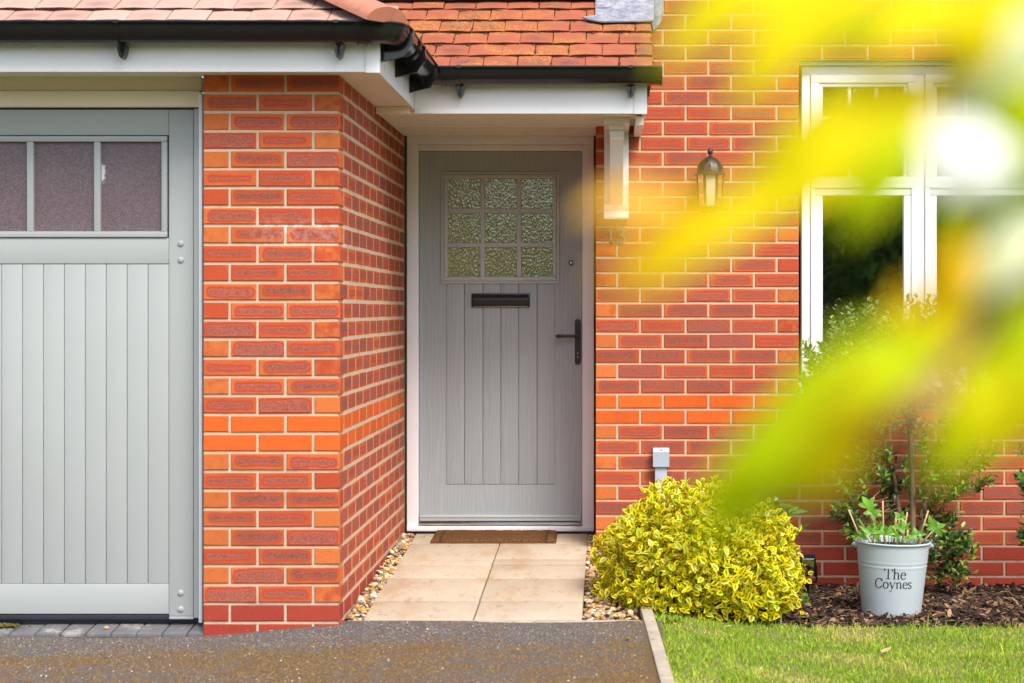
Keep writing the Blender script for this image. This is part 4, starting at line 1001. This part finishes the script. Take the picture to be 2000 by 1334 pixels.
def write(txt, cxpx, basepx, unit, name, slope):
    wtot = sum(GLY[c][0] for c in txt); x = -wtot / 2
    zc = bz + 0; z0 = PZ(basepx, bd_ - .14) - bz; sh = (cxpx - 1740.5) * (bd_ - .14) / F
    for c in txt:
        mb = MB(); ww, st_ = GLY[c]
        def fn(px, py, l, x=x):
            s = (x + px) * unit + sh; z = z0 + py * unit; r = rz(z) + (.0012 if l else .0002); a = s / r
            return tuple(Mb @ Vector((r * math.sin(a), -r * math.cos(a), z)))
        for i, s_ in enumerate(st_):
            if c == 'y' and i == 1: stroke(mb, s_, .035, .040, fn)
            else: stroke(mb, s_, .030, .082, fn, closed=(c == 'o'))
        mb.build('letter', M['ink'], bk, fix=False); x += ww
write('The', 1736, 1131, .0645, 'The', 0); write('Coynes', 1733.5, 1149.5, .0600, 'Coynes', 0)

# ------------------------------------------------------------------ plants
LT = [0, .18, .42, .70, 1]; LWD = [.0, .78, 1.0, .76, 0]
def leaf_geo(L, W, bend=.2, fold=.25, rnd=None):
    """leaf from the origin along +Y, face up +Z"""
    vs = [(0, 0, 0)]; at = [(0, 0, rnd)]
    for t, wv in zip(LT[1:-1], LWD[1:-1]):
        z = -bend * L * t * t
        for s in (-1, 0, 1): vs.append((s * W / 2 * wv, L * t, z + abs(s) * fold * W / 2 * wv)); at.append((s, t, rnd))
    vs.append((0, L, -bend * L)); at.append((0, 1, rnd))
    fs = [(0, 2, 1), (0, 3, 2)]
    for r in (0, 1): b = 1 + 3 * r; fs += [(b, b + 1, b + 4, b + 3), (b + 1, b + 2, b + 5, b + 4)]
    fs += [(7, 8, 10), (8, 9, 10)]
    return vs, fs, at[:len(vs)]
# 11 verts: base, 3x3, tip
def orient(loc, direction, normal, roll=0):
    y = Vector(direction).normalized(); z = Vector(normal); z = (z - y * z.dot(y))
    z = z.normalized() if z.length > 1e-4 else y.orthogonal().normalized(); x = y.cross(z)
    Mx = Matrix((x, y, z)).transposed().to_4x4(); Mx.translation = Vector(loc); return Mx
def add_leaf(mb, Mx, L, W, bend=.2, fold=.25):
    vs, fs, at = leaf_geo(L, W, bend, fold, random.random()); mb.add(vs, fs, 0, Mx, lf=at)
def rv(a=1): 
    while True:
        v = Vector((random.uniform(-1, 1), random.uniform(-1, 1), random.uniform(-1, 1)))
        if .05 < v.length < 1: return v.normalized() * a

# golden variegated bush
bcx, bcy, bcz = PX(1358, 7.80), 7.80, .17
bush = thing('golden_bush', (bcx, bcy, bed_z(bcx, bcy)), 'low rounded bush of yellow and green variegated leaves beside the path', 'bush')
LM = []
for i in range(10):
    vs, fs, at = leaf_geo(.043 * random.uniform(.75, 1.15), .025 * random.uniform(.85, 1.1), random.uniform(.05, .35), random.uniform(.1, .5), random.random()); LM.append(MB().add(vs, fs, 0, None, lf=at).mesh('leaf', M['euonymus'], 'all', fix=False))
def bush_r(dv):
    n = mnoise.noise((dv.x * 2.2 + 4, dv.y * 2.2, dv.z * 2.2)); n2 = mnoise.noise((dv.x * 6, dv.y * 6 + 3, dv.z * 6))
    return 1 + .14 * n + .08 * n2
cand = []; 
while len(cand) < 8600:
    dv = rv()
    if dv.z < -.45: continue
    f = bush_r(dv) * (random.random() ** .28 if random.random() < .65 else random.uniform(.93, 1.06))
    p = Vector((bcx + .012 + dv.x * .425 * f, bcy + dv.y * .40 * f, bcz + dv.z * (.372 if dv.z > 0 else .32) * f))
    if p.z < max(bed_z(p.x, p.y), path_z(p.y) - .03 if p.x < .13 else -1) + .012: continue
    cand.append((p, dv, f))
items = []
for p, dv, f in cand:
    nv = (dv * .6 + Vector((0, -.35, .55)) + rv(.75)).normalized(); tv = (dv * .7 + Vector((0, 0, .25)) + rv(1.0)).normalized()
    items.append((p, orient(p, tv, nv), -p.y + f * .5 + random.uniform(-.15, .15)))
order = sorted(range(len(items)), key=lambda i: items[i][2], reverse=True); top = set(order[:290])
fol = MB()
for i, (p, Mx, _) in enumerate(items):
    if i in top: link('leaf', random.choice(LM), bush, Mx)
    else: add_leaf(fol, Mx, .038 * random.uniform(.55, 1.2), .022 * random.uniform(.8, 1.1), random.uniform(.05, .35), random.uniform(.1, .5))
fol.build('foliage', M['euonymus'], bush, 'all', fix=False, kind='stuff')
stem = MB()
for i in range(46):
    p = random.choice(cand)[0]; b = Vector((bcx + random.uniform(-.07, .07), bcy + random.uniform(-.06, .06), bed_z(bcx, bcy) - .01)); m_ = b.lerp(p, .5) + Vector((0, 0, .05))
    stem.tube([b, m_, p], [.006, .0045, .002], 5)
stem.build('stems', M['wood'], bush, 'all', fix=False)

# evergreen shrub behind the bucket
def shrub(name, label, base, stems_px, zones, seed, cat='shrub'):
    rn = random.Random(seed); th = thing(name, base, label, cat)
    pts = []
    for pp, rads in stems_px:
        q = [P(*a) for a in pp]; MB().tube(q, rads, 7).build('trunk', M['wood'], th, 'all', fix=False)
        for a, b in zip(q, q[1:]): pts += [a.lerp(b, t / 8) for t in range(9)]
    fol = MB(); tw = MB()
    for (x0, x1, y0, y1, d0, d1, n, up) in zones:
        for _ in range(n):
            p = P(rn.uniform(x0, x1), rn.uniform(y0, y1), rn.uniform(d0, d1))
            s = min(pts, key=lambda q: (q - p).length + rn.uniform(0, .08) + max(0, q.z - p.z) * .6)
            ln = rn.uniform(.05, .11); dr = ((p - s).normalized() * .5 + Vector((0, -.1, up)) + rv(.45)).normalized(); a = p - dr * ln
            s = s if rn.random() < .3 else a.lerp(s, min(1, .09 / max(.01, (s - a).length)))
            tw.tube([s, s.lerp(a, .55) + rv(.012), a, p], [.0028, .0022, .0016, .0008], 4, cap=False)
            m_ = rn.randrange(9, 14)
            for k in range(m_):
                t = k / m_; o = a.lerp(p, t) if t < .8 else p - dr * ln * .12 * (1 - t); ang = k * 2.4; e1 = dr.orthogonal().normalized(); e2 = dr.cross(e1)
                out = (e1 * math.cos(ang) + e2 * math.sin(ang)); tv = (out * rn.uniform(.6, 1.0) + dr * (.5 + .5 * t)).normalized()
                add_leaf(fol, orient(o, tv, dr * .8 + Vector((0, -.3, .5)) - out * .3), rn.uniform(.030, .048) * (1 - .25 * t), rn.uniform(.013, .018), rn.uniform(.0, .3), .3)
    tw.build('twigs', M['wood'], th, 'all', fix=False); fol.build('crown', M['evergreen'], th, 'all', fix=False, kind='stuff')
    return th
sb = P(1782, 1118, 8.5)
shrub('evergreen_shrub', 'tall dark green evergreen shrub with bare stems behind the bucket', (sb.x, sb.y, bed_z(sb.x, sb.y)),
      [([(1784, 1145, 8.5), (1783, 1060, 8.5), (1782, 950, 8.49), (1777, 840, 8.48), (1765, 740, 8.46), (1772, 650, 8.45)], [.017, .0155, .013, .011, .008, .004]),
       ([(1770, 1142, 8.53), (1758, 1010, 8.53), (1748, 940, 8.52), (1725, 860, 8.5), (1690, 760, 8.48), (1660, 690, 8.46)], [.014, .012, .0105, .009, .006, .003]),
       ([(1792, 1142, 8.5), (1800, 1000, 8.5), (1835, 900, 8.48), (1880, 800, 8.46), (1900, 740, 8.44)], [.012, .010, .008, .006, .003])],
      [(1572, 1960, 670, 830, 8.25, 8.66, 260, .8), (1620, 1860, 615, 720, 8.3, 8.6, 70, 1.0), (1640, 1740, 585, 670, 8.3, 8.5, 26, 1.6), (1765, 1835, 578, 670, 8.3, 8.5, 34, 1.6), (1566, 1612, 655, 770, 8.3, 8.5, 26, 1.0), (1612, 1660, 640, 700, 8.3, 8.5, 10, 1.3),
       (1628, 1770, 870, 960, 8.35, 8.6, 46, .5), (1622, 1700, 970, 1050, 8.35, 8.55, 26, .5), (1690, 1800, 930, 1050, 8.5, 8.65, 34, .5),
       (1800, 1945, 850, 960, 8.35, 8.6, 56, .5), (1800, 1860, 960, 1060, 8.5, 8.65, 26, .5), (1825, 1905, 1025, 1120, 8.3, 8.5, 44, .5), (1860, 1890, 1000, 1050, 8.35, 8.45, 4, 1.2)], 21)
s2 = P(2075, 1130, 8.4)
shrub('evergreen_shrub', 'small evergreen shrub against the wall beside the taller evergreen shrub', (s2.x, s2.y, bed_z(s2.x, s2.y)),
      [([(2075, 1150, 8.4), (2070, 1000, 8.4), (2060, 880, 8.4), (2050, 820, 8.4)], [.012, .010, .007, .003]), ([(2080, 1150, 8.42), (2110, 950, 8.4), (2130, 850, 8.4)], [.01, .008, .004])],
      [(1990, 2160, 840, 960, 8.25, 8.55, 40, .7), (1990, 2140, 960, 1080, 8.25, 8.55, 26, .6), (1975, 2000, 880, 950, 8.3, 8.45, 4, .6), (1980, 2000, 1020, 1050, 8.3, 8.4, 2, .4)], 33)

# plant in the bucket: cut canes and fresh leaves
bp = thing('bucket_plant', (bxc, bd_, bz + .94 * HB), 'cut canes and fresh green leaves sprouting from the bucket', 'plant')
zs = bz + .94 * HB
for (ax, ay, bx_, by_, r) in ((1680, 1060, 1657, 995, .004), (1712, 1060, 1678, 1015, .004), (1720, 1060, 1700, 1000, .0032), (1727, 1062, 1724, 978, .004), (1746, 1062, 1751, 1000, .0045), (1752, 1062, 1757, 1008, .0035), (1763, 1062, 1772, 1000, .004), (1779, 1062, 1773, 1032, .005), (1795, 1062, 1813, 997, .004), (1800, 1060, 1835, 1023, .004), (1790, 1060, 1806, 1052, .004)):
    q = P(bx_, by_, bd_ + random.uniform(-.05, .06)); b = P(ax, ay, q.y); b.z = zs - .02; b.x = lerp(bxc, b.x, .86)
    MB().tube([b, b.lerp(q, .5) + rv(.003), q], [r * 1.1, r, r * .9], 7).build('cane', M['cane'], bp, 'all', fix=False)
FL = []
for i in range(6):
    vs, fs, at = leaf_geo(1, random.uniform(.46, .58), random.uniform(.1, .4), random.uniform(.1, .4), random.random()); FL.append(MB().add(vs, fs, 0, None, lf=at).mesh('leaf', M['fresh'], 'all', fix=False))
def rosette(cx_, cy_, dd, n, L, up):
    c = P(cx_, cy_, dd); b = Vector((lerp(bxc, c.x, .75), c.y, zs - .005)); MB().tube([b, c], [.0022, .0015], 5).build('stem', M['fresh'], bp, 'all', fix=False)
    a0 = random.uniform(0, 6)
    for k in range(n):
        a = a0 + 6.283 * k / n; out = Vector((math.cos(a), -.25, math.sin(a) * .75 + up)); l = L * random.uniform(.55, 1.0)
        link('leaf', random.choice(FL), bp, orient(c, out, Vector((0, -1, .55)) + rv(.5)) @ Matrix.Diagonal((l, l, l, 1)))
for a in ((1697, 988, 7.87, 5, .055, .4), (1703, 1002, 7.83, 4, .05, .2), (1690, 1040, 7.82, 5, .045, .3), (1715, 1035, 7.84, 5, .05, .5), (1735, 1040, 7.8, 6, .04, .5), (1760, 1012, 7.85, 5, .045, .4), (1768, 1030, 7.83, 4, .04, .4), (1742, 1045, 7.92, 5, .045, .6), (1818, 1025, 7.85, 4, .052, .2), (1828, 1030, 7.83, 4, .05, .1), (1796, 1045, 7.84, 5, .036, .4), (1672, 1050, 7.9, 5, .03, .4), (1784, 1046, 7.95, 5, .04, .5), (1752, 1048, 7.8, 5, .035, .5), (1684, 1050, 7.80, 4, .032, .5), (1712, 1052, 7.79, 4, .03, .7), (1772, 1052, 7.80, 4, .03, .6), (1700, 1040, 7.78, 5, .042, .5), (1728, 1042, 7.79, 5, .04, .6), (1790, 1044, 7.80, 5, .038, .5), (1708, 1005, 7.9, 5, .045, .4), (1756, 1030, 7.8, 5, .04, .5)): rosette(*a)

# rhododendron between bush and bucket
rp = P(1520, 1060, 8.4)
rh = thing('rhododendron', (rp.x, rp.y, bed_z(rp.x, rp.y)), 'small rhododendron with a pink bud and long green leaves behind the yellow bush', 'shrub')
RM = []
for i in range(4):
    vs, fs, at = leaf_geo(1, .32, random.uniform(.1, .4), .3, random.random()); RM.append(MB().add(vs, fs, 0, None, lf=at).mesh('leaf', M['rhodo'], 'all', fix=False))
for (cx_, cy_, n, bud) in ((1465, 985, 8, 1), (1515, 990, 9, 1), (1540, 1005, 8, 0), (1500, 1035, 8, 0), (1478, 1040, 8, 0), (1555, 1040, 7, 0)):
    c = P(cx_, cy_, 8.4 + random.uniform(-.06, .06)); b = Vector((rp.x + random.uniform(-.03, .03), rp.y, bed_z(rp.x, rp.y) - .01)); MB().tube([b, b.lerp(c, .5) + Vector((0, 0, -.02)), c], [.007, .005, .004], 6).build('branch', M['wood'], rh, 'all', fix=False)
    for k in range(n):
        a = 6.283 * k / n + random.uniform(-.2, .2); out = Vector((math.cos(a), math.sin(a), random.uniform(.0, .9))); l = random.uniform(.07, .10)
        link('leaf', random.choice(RM), rh, orient(c, out, Vector((0, -.4, 1)) + rv(.3)) @ Matrix.Diagonal((l, l, l, 1)))
    if bud: MB().lathe([(.001, 0), (.009, .008), (.013, .02), (.010, .036), (.003, .046), (.0005, .048)], 10, 0, Matrix.Translation(c)).build('bud', M['bud'], rh, 'all')
# small seedling by the bush
wd_ = P(1562, 1165, 8.0)
for nm, lab, (cx_, cy_, dd), n, sp_ in (('seedling', 'small round leaved seedling in the bark between bush and spotlight', (1562, 1150, 8.05), 26, .055), ('seedling', 'little yellowish seedling at the lawn edge left of the bucket', (1568, 1210, 7.72), 9, .02)):
    c = P(cx_, cy_, dd); gz = bed_z(c.x, c.y) + .01; t_ = thing(nm, (c.x, c.y, gz), lab, 'seedling')
    for k in range(n):
        q = Vector((c.x + random.uniform(-1, 1) * sp_, c.y + random.uniform(-1, 1) * sp_ * .6, gz + random.uniform(.2, 1.4) * sp_)); l = random.uniform(.018, .028)
        link('leaf', random.choice(FL if 'round' in lab else LM), t_, orient(q, rv() + Vector((0, 0, .3)), Vector((0, -.6, .8)) + rv(.4)) @ Matrix.Diagonal((l, l, l, 1) if 'round' in lab else (.6, .6, .6, 1)))
        MB().tube([(c.x, c.y, gz - .012), q], .0009, 4).build('stalk', M['fresh'], t_, 'all', fix=False)

# fallen leaves and crumbs
def fallen(px, py, zf, L, mat, label):
    k = (py - VY) / F; y = 7.0
    for _ in range(30): y = (H - zf((px - VX) * y / F, y)) / k
    vs, fs, at = leaf_geo(L, L * .5, -.25, .4, .3); x = (px - VX) * y / F
    link('fallen_leaf', MB().add(vs, fs, 0, None, lf=at).mesh('fallen_leaf', M[mat], 'all', fix=False), None, Matrix.Translation((x, y, zf(x, y) + .004)) @ Matrix.Rotation(random.uniform(0, 6), 4, 'Z'), label=label, category='leaf')
fallen(1220, 1250, drive_z, .034, 'dead_y', 'yellow leaf fallen on the mossy driveway near the edging')
fallen(1722, 1277, lambda x, y: bed_z(x, y) + .018, .06, 'dead', 'tan dead leaf lying on the lawn below the bucket')
fallen(748, 1198, lambda x, y: path_z(y) + .004, .022, 'dead', 'tiny tan leaf lying on the front paving slab')
fallen(1415, 1226, lambda x, y: bed_z(x, y) + .015, .035, 'dead_y', 'yellow leaf fallen on the lawn edge below the yellow bush')
p = P(208, 1224, 7.15); mb = MB(); scatter_stones(mb, [(0, 0, 0)], .011, .012, [(.62, .42, .2)]); link('pebble', mb.mesh('pebble', M['pebble'], 'all', fix=False), None, Matrix.Translation((p.x, 7.15, .043)), label='single tan pebble lying on the garage setts', category='pebble')
mb = MB()
for _ in range(90):
    s = random.uniform(.003, .008); mb.add(IV, IF, 0, Matrix.Translation((random.gauss(0, .03), random.gauss(0, .008), random.uniform(0, .01))) @ Matrix.Diagonal((s, s, s * .8, 1)))
p = P(8, 1212, 7.17); link('moss_tuft', mb.mesh('moss_tuft', M['moss'], 'all', fix=False), None, Matrix.Translation((p.x, 7.17, .045)), label='green moss tuft at the foot of the garage door', category='moss')

# ------------------------------------------------------------------ the young tree right in front of the lens
yt = thing('young_tree', (.42, .60, bed_z(.42, 1.0) - .0), 'young tree whose yellow and lime leaved branches hang blurred before the window', 'tree')
tr = [(.42, .60, -.06), (.40, .60, .5), (.38, .60, 1.0), (.34, .60, 1.5), (.30, .60, 2.0)]
MB().tube(tr, [.022, .019, .015, .010, .005], 10).build('trunk', M['twig'], yt, 'all', fix=False)
def twig(pp, r0, r1):
    q = [Vector(a) if len(a) == 3 and abs(a[0]) < 5 else P(*a) for a in pp]; MB().tube(q, [lerp(r0, r1, i / (len(q) - 1)) for i in range(len(q))], 7).build('branch', M['twig'], yt, 'all', fix=False)
twig([(.37, .60, 1.2), (2200, 420, .57), (2010, 540, .55), (1900, 660, .545), (1800, 770, .54), (1690, 835, .54)], .0045, .0018)
twig([(.35, .60, 1.40), (2250, 20, .57), (2020, 60, .55), (1850, 90, .54), (1640, 20, .54)], .0035, .0010)
twig([(.34, .60, 1.36), (2200, 180, .57), (2000, 170, .55), (1850, 150, .545), (1760, 230, .54)], .0035, .0010)
def fleaf(x0, y0, x1, y1, wpx, dd, colr, tilt=0.0, bend=.12):
    a, b = P(x0, y0, dd), P(x1, y1, dd + tilt); L = (b - a).length; W = wpx * dd / F
    dirv = (b - a).normalized(); nv = Vector((random.uniform(-.05, .4), -.85, random.uniform(.45, .75)))
    rn = random.random(); vs = [(0, 0, 0)]; at = [(0, 0, rn)]; n = 7
    for i in range(1, n):
        t = i / n; wv = math.sin(math.pi * t ** .85) ** .8; z = bend * L * math.sin(math.pi * t)
        for s in (-1, 0, 1): vs.append((s * W / 2 * wv, L * t, z + abs(s) * .18 * W * wv)); at.append((s, t, rn))
    vs.append((0, L, 0)); at.append((0, 1, rn)); fs = [(0, 2, 1), (0, 3, 2)]
    for r in range(n - 2): q = 1 + 3 * r; fs += [(q, q + 1, q + 4, q + 3), (q + 1, q + 2, q + 5, q + 4)]
    q = 1 + 3 * (n - 2); fs += [(q, q + 1, len(vs) - 1), (q + 1, q + 2, len(vs) - 1)]
    link('leaf', MB().add(vs, fs, 0, None, lf=at).mesh('leaf', M['fg_' + colr], 'all', fix=False), yt, orient(a, dirv, nv))
FGL = [(1600, -45, 1280, 140, 112, 'yellow'), (1660, 5, 1425, 225, 98, 'yellow'), (1750, 45, 1565, 128, 62, 'green'), (1910, 30, 1600, 110, 100, 'yellow'), (1700, -30, 1480, 50, 70, 'yellow'), (1800, 75, 1680, 120, 44, 'yellow'),
       (1850, 150, 1395, 475, 135, 'yellow'), (1590, 345, 1255, 575, 84, 'yellow'), (1425, 380, 1205, 590, 82, 'amber'), (1322, 385, 1120, 425, 62, 'peach'), (1790, 240, 1645, 470, 84, 'lime'), (1640, 230, 1470, 420, 90, 'yellow'),
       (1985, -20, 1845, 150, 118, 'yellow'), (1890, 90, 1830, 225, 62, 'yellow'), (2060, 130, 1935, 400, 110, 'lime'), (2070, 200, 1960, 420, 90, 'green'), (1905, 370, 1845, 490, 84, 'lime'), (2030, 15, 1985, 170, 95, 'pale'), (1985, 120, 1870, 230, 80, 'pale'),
       (1925, 225, 1850, 400, 165, 'white'), (1912, 235, 1865, 385, 140, 'white'), (2060, 420, 1895, 580, 96, 'pale'), (1890, 455, 1835, 650, 72, 'amber'), (1900, 575, 1680, 820, 92, 'yellow'),  # white pair: leaf shapes added to paint a blurred bright highlight
       (1850, 650, 1430, 965, 142, 'lime'), (1700, 705, 1490, 860, 100, 'lime'), (1690, 775, 1525, 990, 118, 'yellow'), (1620, 745, 1365, 1065, 128, 'lime'), (1560, 830, 1370, 1040, 100, 'yellow'), (2060, 540, 1870, 720, 120, 'green'), (2060, 600, 1930, 700, 90, 'lime'),
       (1950, 680, 1810, 955, 112, 'lime'), (2030, 620, 1945, 905, 125, 'yellow'), (1860, 742, 1680, 845, 66, 'brown'), (1770, 545, 1735, 690, 54, 'amber'), (2060, 690, 1990, 800, 70, 'lime'), (2040, -30, 1900, 40, 90, 'lime')]
FGV = [(1560, -60, 1290, 120, 120, .36, 'yellow'), (1900, -20, 1560, 90, 120, .36, 'yellow'), (1720, 190, 1470, 420, 110, .36, 'yellow'), (1460, 380, 1180, 560, 90, .36, 'amber'), (1790, 650, 1560, 810, 100, .36, 'lime'), (1960, 700, 1840, 900, 90, .36, 'yellow'), (1720, 740, 1560, 930, 80, .37, 'amber')]
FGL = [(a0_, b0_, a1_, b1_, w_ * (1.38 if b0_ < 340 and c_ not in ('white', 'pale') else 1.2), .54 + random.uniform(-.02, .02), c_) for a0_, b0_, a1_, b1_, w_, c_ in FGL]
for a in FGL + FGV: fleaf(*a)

# ------------------------------------------------------------------ garden behind the camera, seen in the glass
def big_tree(loc, hgt, rad, nleaf, label, seed, mat, z0=.28):
    rn = random.Random(seed); th = thing('garden_tree', loc, label, 'tree', 'trees mirrored in the glass'); x, y, z = loc
    tops = [Vector((x + rn.uniform(-.5, .5) * rad, y + rn.uniform(-.5, .5) * rad, z + hgt * rn.uniform(.5, .85))) for _ in range(7)]
    MB().tube([(x, y, z - .2), (x + .05, y, z + hgt * .3), (x, y + .05, z + hgt * .7)], [.18, .14, .07], 9).build('trunk', M['wood'], th, 'all', fix=False)
    mb = MB()
    for t in tops: mb.tube([(x, y, z + hgt * .3), (lerp(x, t.x, .5), lerp(y, t.y, .5), z + hgt * .5), t], [.07, .05, .02], 6)
    mb.build('limbs', M['wood'], th, 'all', fix=False)
    lobes = [(Vector((x + rn.gauss(0, .45) * rad, y + rn.gauss(0, .4) * rad, z + hgt * rn.uniform(z0, .9))), rn.uniform(.28, .5) * rad) for _ in range(40)]
    fol = MB()
    for _ in range(nleaf):
        c, r = rn.choice(lobes); v = rv(r * rn.random() ** .33); p = c + Vector((v.x, v.y, v.z * .8)); s = rn.uniform(.07, .14)
        e = rv(); f = e.orthogonal().normalized(); rr = rn.random()
        fol.add([p - e * s, p + f * s * .5, p + e * s, p - f * s * .5], [(0, 1, 2, 3)], 0, None, lf=[(0, 0, rr)] * 4)
    fol.build('crown', M[mat], th, fix=False, kind='stuff')
big_tree((4.0, -9.5, -.1), 7.0, 3.2, 22000, 'broad dark green tree mirrored in the casement window', 3, 'tree_leaf', .12)
big_tree((8.5, -12, -.1), 8.0, 3.6, 20000, 'tall dark green tree mirrored behind the broad one in the window', 4, 'tree_leaf', .12)
big_tree((-1.8, -10, -.1), 2.9, 2.4, 16000, 'low olive green tree mirrored in the upper door panes', 5, 'hedge_leaf', .08)
big_tree((-5.5, -12, -.1), 5.2, 2.8, 12000, 'olive green tree standing beyond the driveway opposite the garage', 6, 'hedge_leaf', .1)
hdg = thing('tall_hedge', (6, -16, -.16), 'tall dark hedge closing the garden mirrored in the casement window', 'hedge')
MB().box(1.6, 15, -16.9, -16.3, -.16, 4.6).build('stems', M['wood'], hdg)
fol = MB()
for _ in range(26000):
    p = Vector((random.uniform(1.2, 15.3), random.uniform(-17.2, -15.7), random.uniform(-.1, 5.3 + .5 * mnoise.noise((_ * .37, 0, 0))))); q = random.uniform(.08, .16); e = rv(); f = e.orthogonal().normalized(); rr = random.random()
    fol.add([p - e * q, p + f * q * .55, p + e * q, p - f * q * .55], [(0, 1, 2, 3)], 0, None, lf=[(0, 0, rr)] * 4)
fol.build('foliage', M['tree_leaf'], hdg, fix=False, kind='stuff')
